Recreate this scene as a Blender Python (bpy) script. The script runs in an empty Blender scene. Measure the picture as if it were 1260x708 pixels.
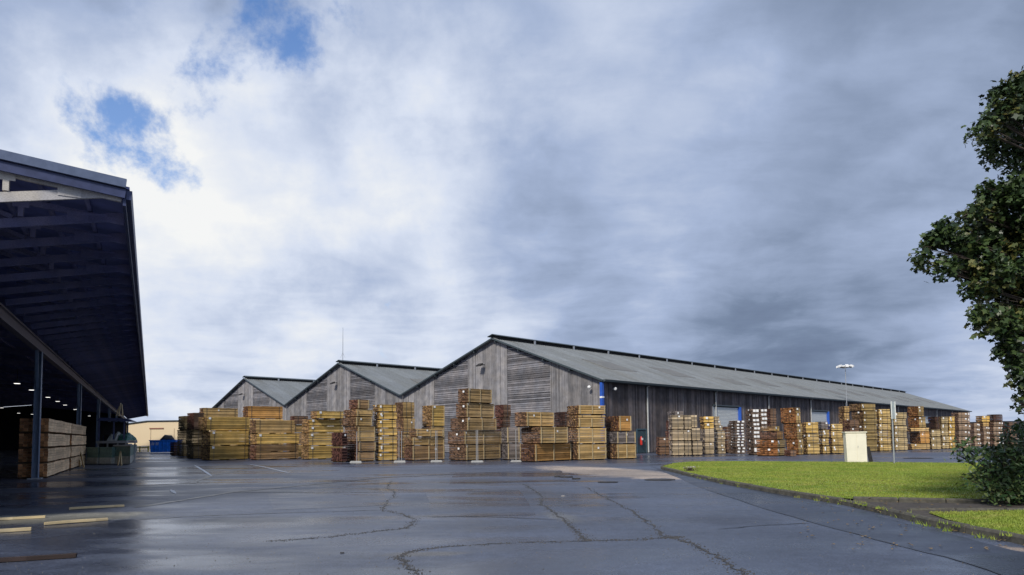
import bpy, math, random
import numpy as np
from mathutils import Vector, Matrix

C = bpy.context.scene
COL = C.collection
rnd = random.Random(7)
rad = math.radians

# ------------------------------------------------------------------ camera
cam_data = bpy.data.cameras.new('camera')
cam = bpy.data.objects.new('camera', cam_data)
COL.objects.link(cam)
cam_data.sensor_width = 36.0
cam_data.lens = 36.0 * 826.0 / 1260.0
cam_data.shift_y = 133.0 / 1260.0
cam_data.clip_start = 0.05
cam_data.clip_end = 9000.0
cam.matrix_world = (Matrix.Translation((0, 0, 1.6)) @ Matrix.Rotation(rad(93.5), 4, 'X')
                    @ Matrix.Rotation(rad(-0.59), 4, 'Z'))
C.camera = cam

# ------------------------------------------------------------------ light
SUN_EL, SUN_AZ = rad(38), rad(205)       # behind the camera, a little to the left (compass from +Y)
sun_data = bpy.data.lights.new('sun', 'SUN')
sun_data.energy = 2.3
sun_data.angle = rad(9)
sun_data.color = (1.0, 0.94, 0.85)
sun = bpy.data.objects.new('sun', sun_data)
COL.objects.link(sun)
sd = Vector((math.sin(SUN_AZ) * math.cos(SUN_EL), math.cos(SUN_AZ) * math.cos(SUN_EL), math.sin(SUN_EL)))
sun.rotation_euler = sd.to_track_quat('Z', 'Y').to_euler()
C.view_settings.view_transform = 'Standard'
C.view_settings.look = 'None'
C.view_settings.exposure = 0.66
C.view_settings.gamma = 1.0

# ------------------------------------------------------------------ node helper
class NT:
    def __init__(s, tree):
        s.t = tree; s.n = tree.nodes; s.l = tree.links
    def node(s, typ, ins=None, **kw):
        n = s.n.new(typ)
        for k, v in kw.items(): setattr(n, k, v)
        if ins:
            for k, v in ins.items(): s.put(n.inputs[k], v)
        return n
    def put(s, sock, v):
        if isinstance(v, bpy.types.NodeSocket): s.l.new(v, sock)
        elif isinstance(v, bpy.types.Node): s.l.new(v.outputs[0], sock)
        else: sock.default_value = v
    def math(s, op, a, b=0.0, clamp=False):
        n = s.node('ShaderNodeMath', {0: a, 1: b}, operation=op); n.use_clamp = clamp
        return n.outputs[0]
    def vmath(s, op, a, b=(0, 0, 0)):
        n = s.node('ShaderNodeVectorMath', {0: a, 1: b}, operation=op)
        return n.outputs['Value'] if op in ('DOT_PRODUCT', 'LENGTH', 'DISTANCE') else n.outputs[0]
    def mix(s, f, a, b, mode='MIX'):
        n = s.n.new('ShaderNodeMix'); n.data_type = 'RGBA'; n.blend_type = mode
        s.put(n.inputs[0], f); s.put(n.inputs[6], a); s.put(n.inputs[7], b)
        return n.outputs[2]
    def noise(s, vec, scale, detail=4.0, rough=0.55, dist=0.0):
        n = s.node('ShaderNodeTexNoise', {'Scale': scale, 'Detail': detail, 'Roughness': rough, 'Distortion': dist})
        if vec is not None: s.put(n.inputs['Vector'], vec)
        return n.outputs['Fac']
    def ramp(s, f, lo, hi, a=0.0, b=1.0):
        n = s.node('ShaderNodeMapRange', {0: f, 1: lo, 2: hi, 3: a, 4: b}, interpolation_type='SMOOTHSTEP')
        return n.outputs[0]
    def scale(s, vec, xyz):
        n = s.node('ShaderNodeMapping', {'Vector': vec}); n.inputs['Scale'].default_value = xyz
        return n.outputs[0]

def c4(c): return (c[0], c[1], c[2], 1.0)

# ------------------------------------------------------------------ sky
world = bpy.data.worlds.new('World'); C.world = world; world.use_nodes = True
N = NT(world.node_tree); N.n.clear()
tc = N.node('ShaderNodeTexCoord').outputs['Generated']
D = N.vmath('NORMALIZE', tc)
sky = N.node('ShaderNodeTexSky', sky_type='NISHITA', sun_disc=False, sun_elevation=SUN_EL, sun_rotation=SUN_AZ,
             air_density=1.2, dust_density=0.6, ozone_density=2.5)
sep = N.node('ShaderNodeSeparateXYZ', {0: D})
zz = N.math('MAXIMUM', sep.outputs[2], 0.0)
den = N.math('ADD', zz, 0.16)
px = N.math('DIVIDE', sep.outputs[0], den); py = N.math('DIVIDE', sep.outputs[1], den)
plane = N.node('ShaderNodeCombineXYZ', {0: px, 1: py, 2: 0.0}).outputs[0]
warp = N.node('ShaderNodeTexNoise', {'Vector': plane, 'Scale': 0.9, 'Detail': 3.0})
pw = N.vmath('ADD', plane, N.vmath('MULTIPLY', warp.outputs['Color'], (0.6, 0.6, 0.0)))
big = N.ramp(N.noise(pw, 0.75, 3.0, 0.5), 0.34, 0.66)
mid = N.ramp(N.noise(N.scale(pw, (1.25, 0.9, 1.0)), 1.9, 5.0, 0.5), 0.32, 0.68)
fine = N.ramp(N.noise(N.scale(pw, (1.0, 1.6, 1.0)), 5.0, 6.0, 0.6), 0.3, 0.7)
def lobe(d, k0, k1):
    v = Vector(d).normalized()
    return N.ramp(N.vmath('DOT_PRODUCT', D, tuple(v)), math.cos(rad(k1)), math.cos(rad(k0)))
# cloud tone: bright thin cloud towards the left and the horizon, thick grey to the right
tone = N.math('ADD', 0.515, N.math('MULTIPLY', N.math('SUBTRACT', big, 0.5), 0.07))
tone = N.math('ADD', tone, N.math('MULTIPLY', N.math('SUBTRACT', mid, 0.5), 0.15))
tone = N.math('ADD', tone, N.math('MULTIPLY', N.math('SUBTRACT', fine, 0.5), 0.05))
for (d_, r_, a_) in (((-0.387, 0.850, 0.359), 10, .24), ((-0.355, 0.877, 0.325), 26, .14), ((-0.537, 0.762, 0.363), 14, .12), ((-0.529, 0.813, 0.243), 14, .12), ((-0.416, 0.900, 0.133), 26, .12), ((-0.058, 0.969, 0.241), 10, .13), ((0.224, 0.961, 0.165), 6, .08), ((0.554, 0.832, 0.032), 10, .10), ((-0.073, 0.889, 0.451), 16, .05), ((0.241, 0.867, 0.437), 14, .07), ((0.443, 0.825, 0.350), 14, .12), ((-0.006, 0.863, 0.504), 9, .03),
                     ((0.390, 0.915, 0.099), 13, -.30), ((0.014, 0.957, 0.291), 7, -.05), ((0.179, 0.971, 0.161), 5, -.07), ((0.014, 0.946, 0.323), 10, -.07), ((0.229, 0.915, 0.333), 16, -.03), ((-0.235, 0.919, 0.316), 7, .04), ((-0.187, 0.962, 0.199), 6, -.10), ((-0.305, 0.926, 0.221), 4, -.06), ((0.565, 0.662, 0.493), 28, -.22), ((-0.513, 0.722, 0.465), 20, -.16), ((0.105, 0.914, 0.392), 8, -.05)):
    tone = N.math('ADD', tone, N.math('MULTIPLY', lobe(d_, 0, r_), a_))
puff = N.ramp(N.noise(N.vmath('ADD', D, N.vmath('MULTIPLY', warp.outputs['Color'], (0.06, 0.06, 0.06))), 6.5, 9.0, 0.58), 0.34, 0.66)
lf = N.math('ADD', 0.07, N.math('MULTIPLY', lobe((-0.435, 0.821, 0.368), 8, 34), 0.15))
tone = N.math('ADD', tone, N.math('MULTIPLY', N.math('SUBTRACT', puff, 0.5), lf))
cr = N.node('ShaderNodeValToRGB', {0: tone})
e = cr.color_ramp.elements
e[0].position = 0.0; e[0].color = (0.105, 0.14, 0.23, 1)
e[1].position = 1.0; e[1].color = (0.90, 0.91, 0.91, 1)
for p_, c_ in ((0.25, (0.195, 0.255, 0.375, 1)), (0.5, (0.385, 0.47, 0.66, 1)), (0.75, (0.67, 0.735, 0.87, 1))):
    q = e.new(p_); q.color = c_
cloud = N.vmath('SCALE', cr.outputs[0]); N.l.new(cr.outputs[0], cloud.node.inputs[0]); cloud.node.inputs['Scale'].default_value = 6.4
skyb = N.vmath('MULTIPLY', sky.outputs[0], (0.62, 0.82, 1.1))
gapn = N.noise(N.vmath('ADD', D, N.vmath('MULTIPLY', warp.outputs['Color'], (0.08, 0.08, 0.08))), 8.5, 9.0, 0.62)
gap = -0.22
for (d_, r_, a_) in (((-0.245, 0.813, 0.528), 7, .31), ((-0.305, 0.809, 0.502), 5, .20), ((-0.482, 0.788, 0.384), 6, .33), ((-0.447, 0.815, 0.368), 5, .13), ((-0.453, 0.813, 0.367), 4, .14), ((-0.507, 0.766, 0.395), 3.5, .14), ((-0.538, 0.734, 0.414), 3.5, .30), ((-0.381, 0.812, 0.442), 4, .22), ((-0.426, 0.850, 0.311), 3.5, .28), ((-0.176, 0.821, 0.543), 3, .2)):
    gap = N.math('ADD', gap, N.math('MULTIPLY', lobe(d_, 0.5, r_), a_))
gapn = N.math('ADD', 0.5, N.math('MULTIPLY', N.math('SUBTRACT', gapn, 0.5), 2.0))
gap = N.math('MULTIPLY', N.ramp(N.math('ADD', gapn, gap), 0.62, 1.0), 0.92)
skyc = N.mix(gap, cloud, skyb)
# at and below the horizon the cloud deck goes on as an even pale grey
bg = N.node('ShaderNodeBackground', {'Color': skyc, 'Strength': 0.10})
wo = N.node('ShaderNodeOutputWorld', {'Surface': bg.outputs[0]})

# ------------------------------------------------------------------ materials
def material(name, build):
    m = bpy.data.materials.new(name); m.use_nodes = True
    n = NT(m.node_tree); n.n.clear()
    b = n.node('ShaderNodeBsdfPrincipled'); o = n.node('ShaderNodeOutputMaterial', {'Surface': b.outputs[0]})
    build(n, b)
    return m

def simple(name, col, rough=0.6, metal=0.0, var=0.12, scale=6.0, bump=0.0, spec=0.5):
    def f(n, b):
        tcn = n.node('ShaderNodeTexCoord').outputs['Object']
        ns = n.noise(tcn, scale, 5.0, 0.6)
        k = n.ramp(ns, 0.25, 0.75, 1 - var, 1 + var)
        v = n.node('ShaderNodeVectorMath', operation='SCALE'); v.inputs[0].default_value = col
        n.put(v.inputs['Scale'], k)
        n.put(b.inputs['Base Color'], v.outputs[0])
        n.put(b.inputs['Roughness'], n.ramp(ns, 0.2, 0.8, max(0.05, rough - 0.08), min(1, rough + 0.08)))
        b.inputs['Metallic'].default_value = metal
        b.inputs['Specular IOR Level'].default_value = spec
        if bump:
            bp = n.node('ShaderNodeBump', {'Height': ns, 'Strength': bump, 'Distance': 0.02})
            n.put(b.inputs['Normal'], bp.outputs[0])
    return material(name, f)

def timber(name, col, var=0.45, rough=0.75, streak=(0.6, 14, 30), tint=None, bump=0.25):
    """sawn timber: each board its own tone, grain running along local X"""
    def f(n, b):
        tcn = n.node('ShaderNodeTexCoord').outputs['Object']
        isl = n.node('ShaderNodeNewGeometry').outputs['Random Per Island']
        inf = n.node('ShaderNodeObjectInfo').outputs['Random']
        grain = n.noise(n.scale(tcn, streak), 2.2, 5.0, 0.6)
        blot = n.noise(tcn, 1.3, 4.0, 0.6)
        k = n.math('ADD', n.ramp(isl, 0.0, 1.0, 1 - var, 1 + var * 0.8), n.ramp(grain, 0.25, 0.75, -0.22, 0.22))
        k = n.math('MULTIPLY', k, n.ramp(blot, 0.3, 0.75, 0.78, 1.15))
        k = n.math('MULTIPLY', k, n.ramp(inf, 0, 1, 0.86, 1.14))
        t2 = tint or (col[0] * 0.9, col[1] * 0.95, col[2] * 1.1)
        base = n.mix(n.ramp(n.noise(tcn, 0.9, 3.0), 0.35, 0.65), c4(col), c4(t2))
        v = n.node('ShaderNodeVectorMath', operation='SCALE'); n.put(v.inputs[0], base); n.put(v.inputs['Scale'], k)
        n.put(b.inputs['Base Color'], v.outputs[0])
        b.inputs['Roughness'].default_value = rough
        b.inputs['Specular IOR Level'].default_value = 0.25
        bp = n.node('ShaderNodeBump', {'Height': grain, 'Strength': bump, 'Distance': 0.01})
        n.put(b.inputs['Normal'], bp.outputs[0])
    return material(name, f)

TIM = {
    'y': ((0.62, 0.395, 0.11), (0.22, 0.13, 0.06)), 't': ((0.58, 0.37, 0.14), (0.14, 0.078, 0.045)),
    'e': ((0.55, 0.28, 0.08), (0.095, 0.048, 0.03)), 'b': ((0.42, 0.255, 0.115), (0.12, 0.055, 0.038)),
    'o': ((0.24, 0.165, 0.07), (0.10, 0.075, 0.04)), 'ol': ((0.51, 0.345, 0.125), (0.14, 0.08, 0.04)),
    'tl': ((0.50, 0.37, 0.18), (0.17, 0.11, 0.05)), 'd': ((0.085, 0.042, 0.028), (0.05, 0.026, 0.02)),
    'r': ((0.21, 0.125, 0.075), (0.11, 0.045, 0.032)), 's': ((0.11, 0.05, 0.038), (0.12, 0.05, 0.035)),
    'g': ((0.23, 0.19, 0.16), (0.12, 0.10, 0.09)), 'c': ((0.46, 0.35, 0.21), (0.24, 0.19, 0.15)),
    'w': ((0.20, 0.14, 0.10), (0.13, 0.085, 0.06)), 'rw': ((0.33, 0.225, 0.14), (0.15, 0.085, 0.055)),
    'f': ((0.42, 0.28, 0.11), (0.26, 0.105, 0.035)),
}
TMAT = {}
for k_, (a_, b_) in TIM.items():
    TMAT[k_] = (timber('timber_' + k_, a_), timber('end_grain_' + k_, b_, 0.6))
TMAT['yl'] = TMAT['y']; TMAT['bl'] = (timber('timber_bl', (0.48, 0.31, 0.13)), TMAT['t'][1])
M_batten = timber('batten_wood', (0.50, 0.38, 0.20), 0.15)
M_bearer = timber('bearer_wood', (0.13, 0.085, 0.05), 0.3)
M_strap = simple('steel_strap', (0.10, 0.10, 0.10), 0.5, 0.6)
M_tag = simple('white_tag', (0.80, 0.80, 0.78), 0.5, var=0.05)
M_core = simple('pack_core', (0.05, 0.035, 0.022), 0.9)
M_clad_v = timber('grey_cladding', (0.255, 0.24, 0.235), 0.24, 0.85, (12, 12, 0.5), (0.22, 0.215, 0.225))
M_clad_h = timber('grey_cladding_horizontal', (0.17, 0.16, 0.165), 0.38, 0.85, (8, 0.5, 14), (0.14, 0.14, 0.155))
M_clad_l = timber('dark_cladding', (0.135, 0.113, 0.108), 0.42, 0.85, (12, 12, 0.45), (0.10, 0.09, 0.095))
M_trim = simple('dark_trim', (0.045, 0.06, 0.065), 0.5)
M_pipe = simple('pale_downpipe', (0.42, 0.43, 0.42), 0.5)
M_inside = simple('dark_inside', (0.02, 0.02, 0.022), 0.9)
M_blue = simple('royal_blue_paint', (0.02, 0.09, 0.42), 0.45)
M_white = simple('white_paint', (0.78, 0.78, 0.76), 0.5, var=0.05)
M_cream = simple('cream_grp', (0.78, 0.73, 0.60), 0.45, var=0.05, scale=2.0)
M_galv = simple('galvanised_steel', (0.36, 0.38, 0.40), 0.45, 0.4)
M_shutter = simple('roller_shutter_steel', (0.68, 0.70, 0.68), 0.5)
M_shed = simple('navy_steel', (0.030, 0.042, 0.11), 0.5, 0.0, 0.25)
M_shedroof = simple('navy_roof_underside', (0.16, 0.18, 0.38), 0.55, 0.0, 0.35, 0.8)
M_flash = simple('grey_blue_flashing', (0.10, 0.13, 0.21), 0.4)
M_post = simple('blue_grey_post', (0.16, 0.22, 0.32), 0.5)
M_truss = timber('shaded_truss_tone', (0.24, 0.23, 0.36), 0.3, tint=(0.18, 0.19, 0.36))  # darker bluish copy: shade under the canopy put into the timber colour
M_truss0 = timber('lit_truss_tone', (0.62, 0.57, 0.50), 0.15, bump=0.4)  # pale copy for the end truss: daylight put into the colour
M_beam = simple('shed_beam', (0.22, 0.18, 0.19), 0.6)
M_sawn = timber('pale_sawn_timber', (0.82, 0.59, 0.36), 0.15, 0.75, (0.35, 10, 16), (0.76, 0.56, 0.35))
M_sawn_end = timber('sawn_end', (0.50, 0.24, 0.10), 0.45)
M_plank = timber('loose_plank', (0.60, 0.47, 0.26), 0.15)
M_plank_d = timber('dark_wet_plank', (0.045, 0.03, 0.025), 0.2)
M_green = simple('green_steel', (0.13, 0.22, 0.20), 0.5, var=0.3)
M_gbase = simple('pale_grey_steel', (0.40, 0.42, 0.39), 0.6, var=0.25)
M_tarp_w = simple('white_tarp', (0.55, 0.58, 0.56), 0.45, bump=0.5)
M_tarp_g = simple('green_tarp', (0.04, 0.13, 0.11), 0.45, var=0.4, bump=0.5)
M_beige = simple('beige_cladding', (0.72, 0.58, 0.38), 0.7, var=0.05)
M_bluebin = simple('blue_container_paint', (0.02, 0.19, 0.72), 0.4, var=0.25, scale=3)
M_yellow = simple('yellow_paint', (0.60, 0.50, 0.06), 0.5)
M_red = simple('red_paint', (0.55, 0.03, 0.02), 0.4)
M_dgreen = simple('dark_green_door', (0.03, 0.06, 0.07), 0.45)
M_foot = simple('fence_foot_concrete', (0.32, 0.32, 0.31), 0.8)
M_fence = simple('fence_tube', (0.30, 0.30, 0.30), 0.5)
M_dull = simple('dull_wire', (0.12, 0.12, 0.12), 0.6)
M_conc = simple('concrete', (0.33, 0.31, 0.29), 0.85, var=0.25, scale=5, bump=0.3)
M_kerb = simple('kerb_concrete', (0.075, 0.07, 0.055), 0.85, var=0.4, scale=7, bump=0.4)
M_bark = simple('bark', (0.06, 0.045, 0.035), 0.9, var=0.4, scale=12, bump=0.8)
M_iron = simple('cast_iron', (0.03, 0.028, 0.027), 0.6, var=0.3)

def lamp_mat():
    def f(n, b):
        b.inputs['Base Color'].default_value = (0.9, 0.9, 0.9, 1)
        b.inputs['Emission Color'].default_value = (1.0, 0.97, 0.9, 1)
        b.inputs['Emission Strength'].default_value = 1.3
    return material('lit_lamp', f)
M_lamp = lamp_mat()

def roof_mat(name, col, col2):
    def f(n, b):
        tcn = n.node('ShaderNodeTexCoord').outputs['Object']
        ns = n.noise(n.scale(tcn, (1.0, 0.16, 0.16)), 0.6, 5.0, 0.6)
        fn = n.noise(tcn, 3.0, 4.0, 0.6)
        col_ = n.mix(n.ramp(ns, 0.35, 0.7), c4(col), c4(col2))
        br = n.node('ShaderNodeTexBrick', {'Vector': tcn, 'Scale': 1.0, 'Mortar Size': 0.012, 'Brick Width': 1.02, 'Row Height': 2.7, 'Color1': (0.9, 0.9, 0.9, 1), 'Color2': (1.08, 1.08, 1.08, 1), 'Mortar': (0.72, 0.72, 0.72, 1)}); br.offset = 0.0
        col_ = n.mix(1.0, col_, br.outputs[0], 'MULTIPLY')
        moss = n.noise(n.scale(tcn, (1.0, 0.3, 0.3)), 0.35, 5.0, 0.65)
        col_ = n.mix(n.ramp(moss, 0.52, 0.72, 0.0, 0.35), col_, (0.13, 0.115, 0.085, 1))
        k = n.ramp(fn, 0.3, 0.7, 0.88, 1.1)
        v = n.node('ShaderNodeVectorMath', operation='SCALE'); n.put(v.inputs[0], col_); n.put(v.inputs['Scale'], k)
        n.put(b.inputs['Base Color'], v.outputs[0])
        b.inputs['Roughness'].default_value = 0.55
        b.inputs['Specular IOR Level'].default_value = 0.3
    return material(name, f)
M_roof = roof_mat('fibre_cement_roof', (0.175, 0.19, 0.20), (0.155, 0.165, 0.165))
M_rlight = simple('dull_rooflight', (0.155, 0.15, 0.135), 0.6, var=0.2, scale=1.5)

def asphalt(name, col, wet_lo, wet_hi, rl, rh, chips=0.35, worn=False):
    def f(n, b):
        pos = n.node('ShaderNodeNewGeometry').outputs['Position']
        lv = n.scale(pos, (0.30, 1.0, 1.0))
        w1 = n.noise(lv, 0.16, 5.0, 0.62, 0.6)
        w2 = n.noise(n.scale(pos, (0.45, 1.0, 1.0)), 0.9, 5.0, 0.6, 0.4)
        wet = n.math('ADD', n.math('MULTIPLY', w1, 0.7), n.math('MULTIPLY', w2, 0.3))
        wet = n.ramp(wet, wet_lo, wet_hi)
        chip = n.noise(pos, 34.0, 3.0, 0.7)
        gr = n.noise(pos, 6.0, 5.0, 0.65)
        stain = n.noise(n.scale(pos, (0.5, 1, 1)), 0.35, 5.0, 0.6)
        k = n.math('MULTIPLY', n.ramp(chip, 0.3, 0.75, 1 - chips, 1 + chips * 1.6), n.ramp(gr, 0.25, 0.75, 0.8, 1.2))
        k = n.math('MULTIPLY', k, n.ramp(stain, 0.3, 0.7, 0.72, 1.25))
        k = n.math('MULTIPLY', k, n.ramp(wet, 0, 1, 1.15, 0.7))
        v = n.node('ShaderNodeVectorMath', operation='SCALE'); v.inputs[0].default_value = col; n.put(v.inputs['Scale'], k)
        colr = v.outputs[0]; rough = n.ramp(wet, 0, 1, rh, rl)
        if worn:   # bleached and silted places with ragged edges, grit texture still showing
            ed = n.noise(pos, 1.1, 6.0, 0.65); sp_n = n.noise(pos, 9.0, 4.0, 0.7)
            for (cx, cy), ex, ey, ang, cc, lo, hi, amt in WORN:
                loc = n.node('ShaderNodeMapping', {'Vector': n.vmath('SUBTRACT', pos, (cx, cy, 0))}); loc.inputs['Rotation'].default_value = (0, 0, -ang)
                q = n.vmath('MULTIPLY', loc.outputs[0], (1 / ex, 1 / ey, 0))
                dd = n.math('ADD', n.vmath('LENGTH', q), n.math('MULTIPLY', n.math('SUBTRACT', ed, 0.5), 1.1))
                dd = n.math('ADD', dd, n.math('MULTIPLY', n.math('SUBTRACT', sp_n, 0.5), 0.5))
                k2 = n.math('MULTIPLY', n.ramp(dd, hi, lo), amt)
                cv = n.node('ShaderNodeVectorMath', operation='SCALE'); cv.inputs[0].default_value = cc; n.put(cv.inputs['Scale'], k)
                colr = n.mix(k2, colr, cv.outputs[0]); rough = n.math('ADD', rough, n.math('MULTIPLY', k2, 0.22))
        n.put(b.inputs['Base Color'], colr)
        n.put(b.inputs['Roughness'], rough)
        b.inputs['IOR'].default_value = 1.4
        st = n.ramp(wet, 0, 1, 0.35, 0.10)
        bp = n.node('ShaderNodeBump', {'Height': n.math('ADD', chip, n.math('MULTIPLY', gr, 0.6)), 'Strength': st, 'Distance': 0.008})
        n.put(b.inputs['Normal'], bp.outputs[0])
    return material(name, f)
WORN = [((4.25, 30.12), 2.3, 7.5, 0.35, (0.34, 0.275, 0.22), .6, 1.05, 1.0), ((-9.77, 14.13), 2.6, 1.1, 0.22, (0.25, 0.24, 0.20), .5, 1.1, .8),
        ((6.56, 9.41), 1.1, .28, -.55, (0.23, 0.18, 0.14), .5, 1.1, .8), ((-1.25, 9.35), .7, .25, .1, (0.15, 0.14, 0.12), .4, 1.1, .6), ((0.95, 13.49), .35, 1.2, .2, (0.14, 0.135, 0.12), .4, 1.1, .5),
        ((-5.36, 13.49), 1.6, .8, .1, (0.03, 0.033, 0.045), .4, 1.1, .6), ((4.09, 12.70), 1.2, .9, .1, (0.03, 0.033, 0.045), .4, 1.1, .5), ((-0.69, 18.48), 3.0, 1.8, .1, (0.035, 0.04, 0.055), .4, 1.1, .5)]
M_asph = asphalt('wet_asphalt', (0.058, 0.069, 0.100), 0.40, 0.64, 0.17, 0.47, 0.45, True)
M_asph2 = asphalt('smooth_dark_asphalt', (0.033, 0.040, 0.060), 0.40, 0.62, 0.20, 0.45, 0.25)
M_asph3 = asphalt('patched_asphalt', (0.050, 0.060, 0.090), 0.36, 0.62, 0.19, 0.46, 0.3)
M_patch = simple('tan_patch', (0.205, 0.18, 0.165), 0.6, var=0.25, scale=2.5, bump=0.2)
M_patch2 = simple('worn_concrete_strip', (0.20, 0.20, 0.18), 0.45, var=0.45, scale=1.6, bump=0.3)
M_crack = simple('crumbled_crack', (0.042, 0.040, 0.039), 0.7, var=0.7, scale=9, bump=1.0)
M_seam = simple('tar_seam', (0.020, 0.021, 0.026), 0.35, var=0.3, scale=3)
M_line = simple('worn_white_line', (0.72, 0.72, 0.72), 0.6, var=0.35, scale=14)
M_soil = simple('soil_path', (0.055, 0.045, 0.035), 0.85, var=0.4, scale=8, bump=0.6)
def grass_mat():
    def f(n, b):
        pos = n.node('ShaderNodeNewGeometry').outputs['Position']
        isl = n.node('ShaderNodeNewGeometry').outputs['Random Per Island']
        a = n.noise(pos, 0.6, 4.0, 0.6); f2 = n.noise(n.scale(pos, (0.5, 1, 1)), 2.5, 4.0, 0.6)
        col = n.mix(n.ramp(a, 0.3, 0.7), (0.155, 0.225, 0.032, 1), (0.235, 0.275, 0.048, 1))
        col = n.mix(n.ramp(f2, 0.46, 0.72, 0.0, 0.55), col, (0.30, 0.27, 0.09, 1))
        v = n.node('ShaderNodeVectorMath', operation='SCALE'); n.put(v.inputs[0], col); n.put(v.inputs['Scale'], n.ramp(isl, 0, 1, 0.75, 1.3))
        n.put(b.inputs['Base Color'], v.outputs[0]); b.inputs['Roughness'].default_value = 0.6
        b.inputs['Specular IOR Level'].default_value = 0.2
    return material('lawn_grass', f)
M_grass = grass_mat()
def leaf_mat(name, c1, c2, c3):
    def f(n, b):
        pos = n.node('ShaderNodeNewGeometry').outputs['Position']
        isl = n.node('ShaderNodeNewGeometry').outputs['Random Per Island']
        col = n.mix(n.ramp(isl, 0.0, 0.8), c4(c1), c4(c2))
        col = n.mix(n.math('MULTIPLY', n.ramp(n.noise(pos, 1.6, 3.0), 0.46, 0.7), n.ramp(isl, 0.35, 1.0)), col, c4(c3))
        n.put(b.inputs['Base Color'], col); b.inputs['Roughness'].default_value = 0.42
        b.inputs['Specular IOR Level'].default_value = 0.4
        b.inputs['Transmission Weight'].default_value = 0.0
        b.inputs['Subsurface Weight'].default_value = 0.0
    return material(name, f)
M_leaf = leaf_mat('maple_leaf', (0.016, 0.034, 0.012), (0.048, 0.078, 0.022), (0.20, 0.165, 0.045))
M_leaf2 = leaf_mat('shrub_leaf', (0.022, 0.055, 0.018), (0.055, 0.095, 0.03), (0.14, 0.13, 0.05))

# ------------------------------------------------------------------ mesh helpers
class MB:
    def __init__(s): s.v = []; s.f = []; s.m = []
    def quadbox(s, p, mi=0, endmi=None):
        """p: 8 corners (bottom ring 0-3, top ring 4-7)"""
        o = len(s.v); s.v += [tuple(q) for q in p]
        for k, f in enumerate(((0, 3, 2, 1), (4, 5, 6, 7), (0, 1, 5, 4), (2, 3, 7, 6), (1, 2, 6, 5), (3, 0, 4, 7))):
            s.f.append(tuple(o + i for i in f)); s.m.append(endmi if (endmi is not None and k >= 4) else mi)
    def box(s, x0, x1, y0, y1, z0, z1, mi=0, endmi=None):
        s.quadbox(((x0, y0, z0), (x1, y0, z0), (x1, y1, z0), (x0, y1, z0), (x0, y0, z1), (x1, y0, z1), (x1, y1, z1), (x0, y1, z1)), mi, endmi)
    def bar(s, a, b, w, h=None, mi=0, up=(0, 0, 1)):
        a = Vector(a); b = Vector(b); d = (b - a).normalized(); h = h or w
        u = Vector(up)
        if abs(d.dot(u)) > 0.97: u = Vector((1, 0, 0))
        r = d.cross(u).normalized(); q = r.cross(d).normalized()
        r *= w / 2; q *= h / 2
        s.quadbox((a - r - q, a + r - q, b + r - q, b - r - q, a - r + q, a + r + q, b + r + q, b - r + q), mi)
    def tube(s, pts, radii, n=8, mi=0, cap=True):
        pts = [Vector(p) for p in pts]; o = len(s.v)
        for i, p in enumerate(pts):
            d = (pts[min(i + 1, len(pts) - 1)] - pts[max(i - 1, 0)]).normalized()
            u = Vector((0, 0, 1)) if abs(d.z) < 0.9 else Vector((1, 0, 0))
            r = d.cross(u).normalized(); q = r.cross(d).normalized()
            rr = radii[i] if isinstance(radii, (list, tuple)) else radii
            for k in range(n):
                a = 2 * math.pi * k / n
                s.v.append(tuple(p + r * (rr * math.cos(a)) + q * (rr * math.sin(a))))
        for i in range(len(pts) - 1):
            for k in range(n):
                s.f.append((o + i * n + k, o + i * n + (k + 1) % n, o + (i + 1) * n + (k + 1) % n, o + (i + 1) * n + k)); s.m.append(mi)
        if cap:
            s.f.append(tuple(o + k for k in range(n))[::-1]); s.m.append(mi)
            s.f.append(tuple(o + (len(pts) - 1) * n + k for k in range(n))); s.m.append(mi)
    def poly(s, pts, mi=0):
        o = len(s.v); s.v += [tuple(p) for p in pts]; s.f.append(tuple(range(o, o + len(pts)))); s.m.append(mi)
    def prism(s, pts, z0, z1, mi=0):
        """pts: ccw outline in xy"""
        n = len(pts); o = len(s.v)
        s.v += [(p[0], p[1], z0) for p in pts] + [(p[0], p[1], z1) for p in pts]
        s.f.append(tuple(o + i for i in range(n))[::-1]); s.f.append(tuple(o + n + i for i in range(n))); s.m += [mi, mi]
        for i in range(n):
            j = (i + 1) % n
            s.f.append((o + i, o + j, o + n + j, o + n + i)); s.m.append(mi)
    def mesh(s, name, mats):
        me = bpy.data.meshes.new(name); me.from_pydata(s.v, [], s.f)
        if not isinstance(mats, (list, tuple)): mats = [mats]
        for m in mats: me.materials.append(m)
        if len(mats) > 1: me.polygons.foreach_set('material_index', s.m)
        me.update()
        return me
    def build(s, name, mats, parent=None, **kw):
        return link(name, s.mesh(name, mats), parent, **kw)

def link(name, me, parent=None, loc=None, rot=None, label=None, kind=None, cat=None, group=None):
    o = bpy.data.objects.new(name, me); COL.objects.link(o)
    if parent is not None: o.parent = parent
    if loc is not None: o.location = loc
    if rot is not None: o.rotation_euler = rot
    if label: o['label'] = label
    if kind: o['kind'] = kind
    if cat: o['category'] = cat
    if group: o['group'] = group
    return o

def thing(name, loc, rz, label, cat, group=None):
    return link(name, None, None, loc, (0, 0, rz), label, None, cat, group)

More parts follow.
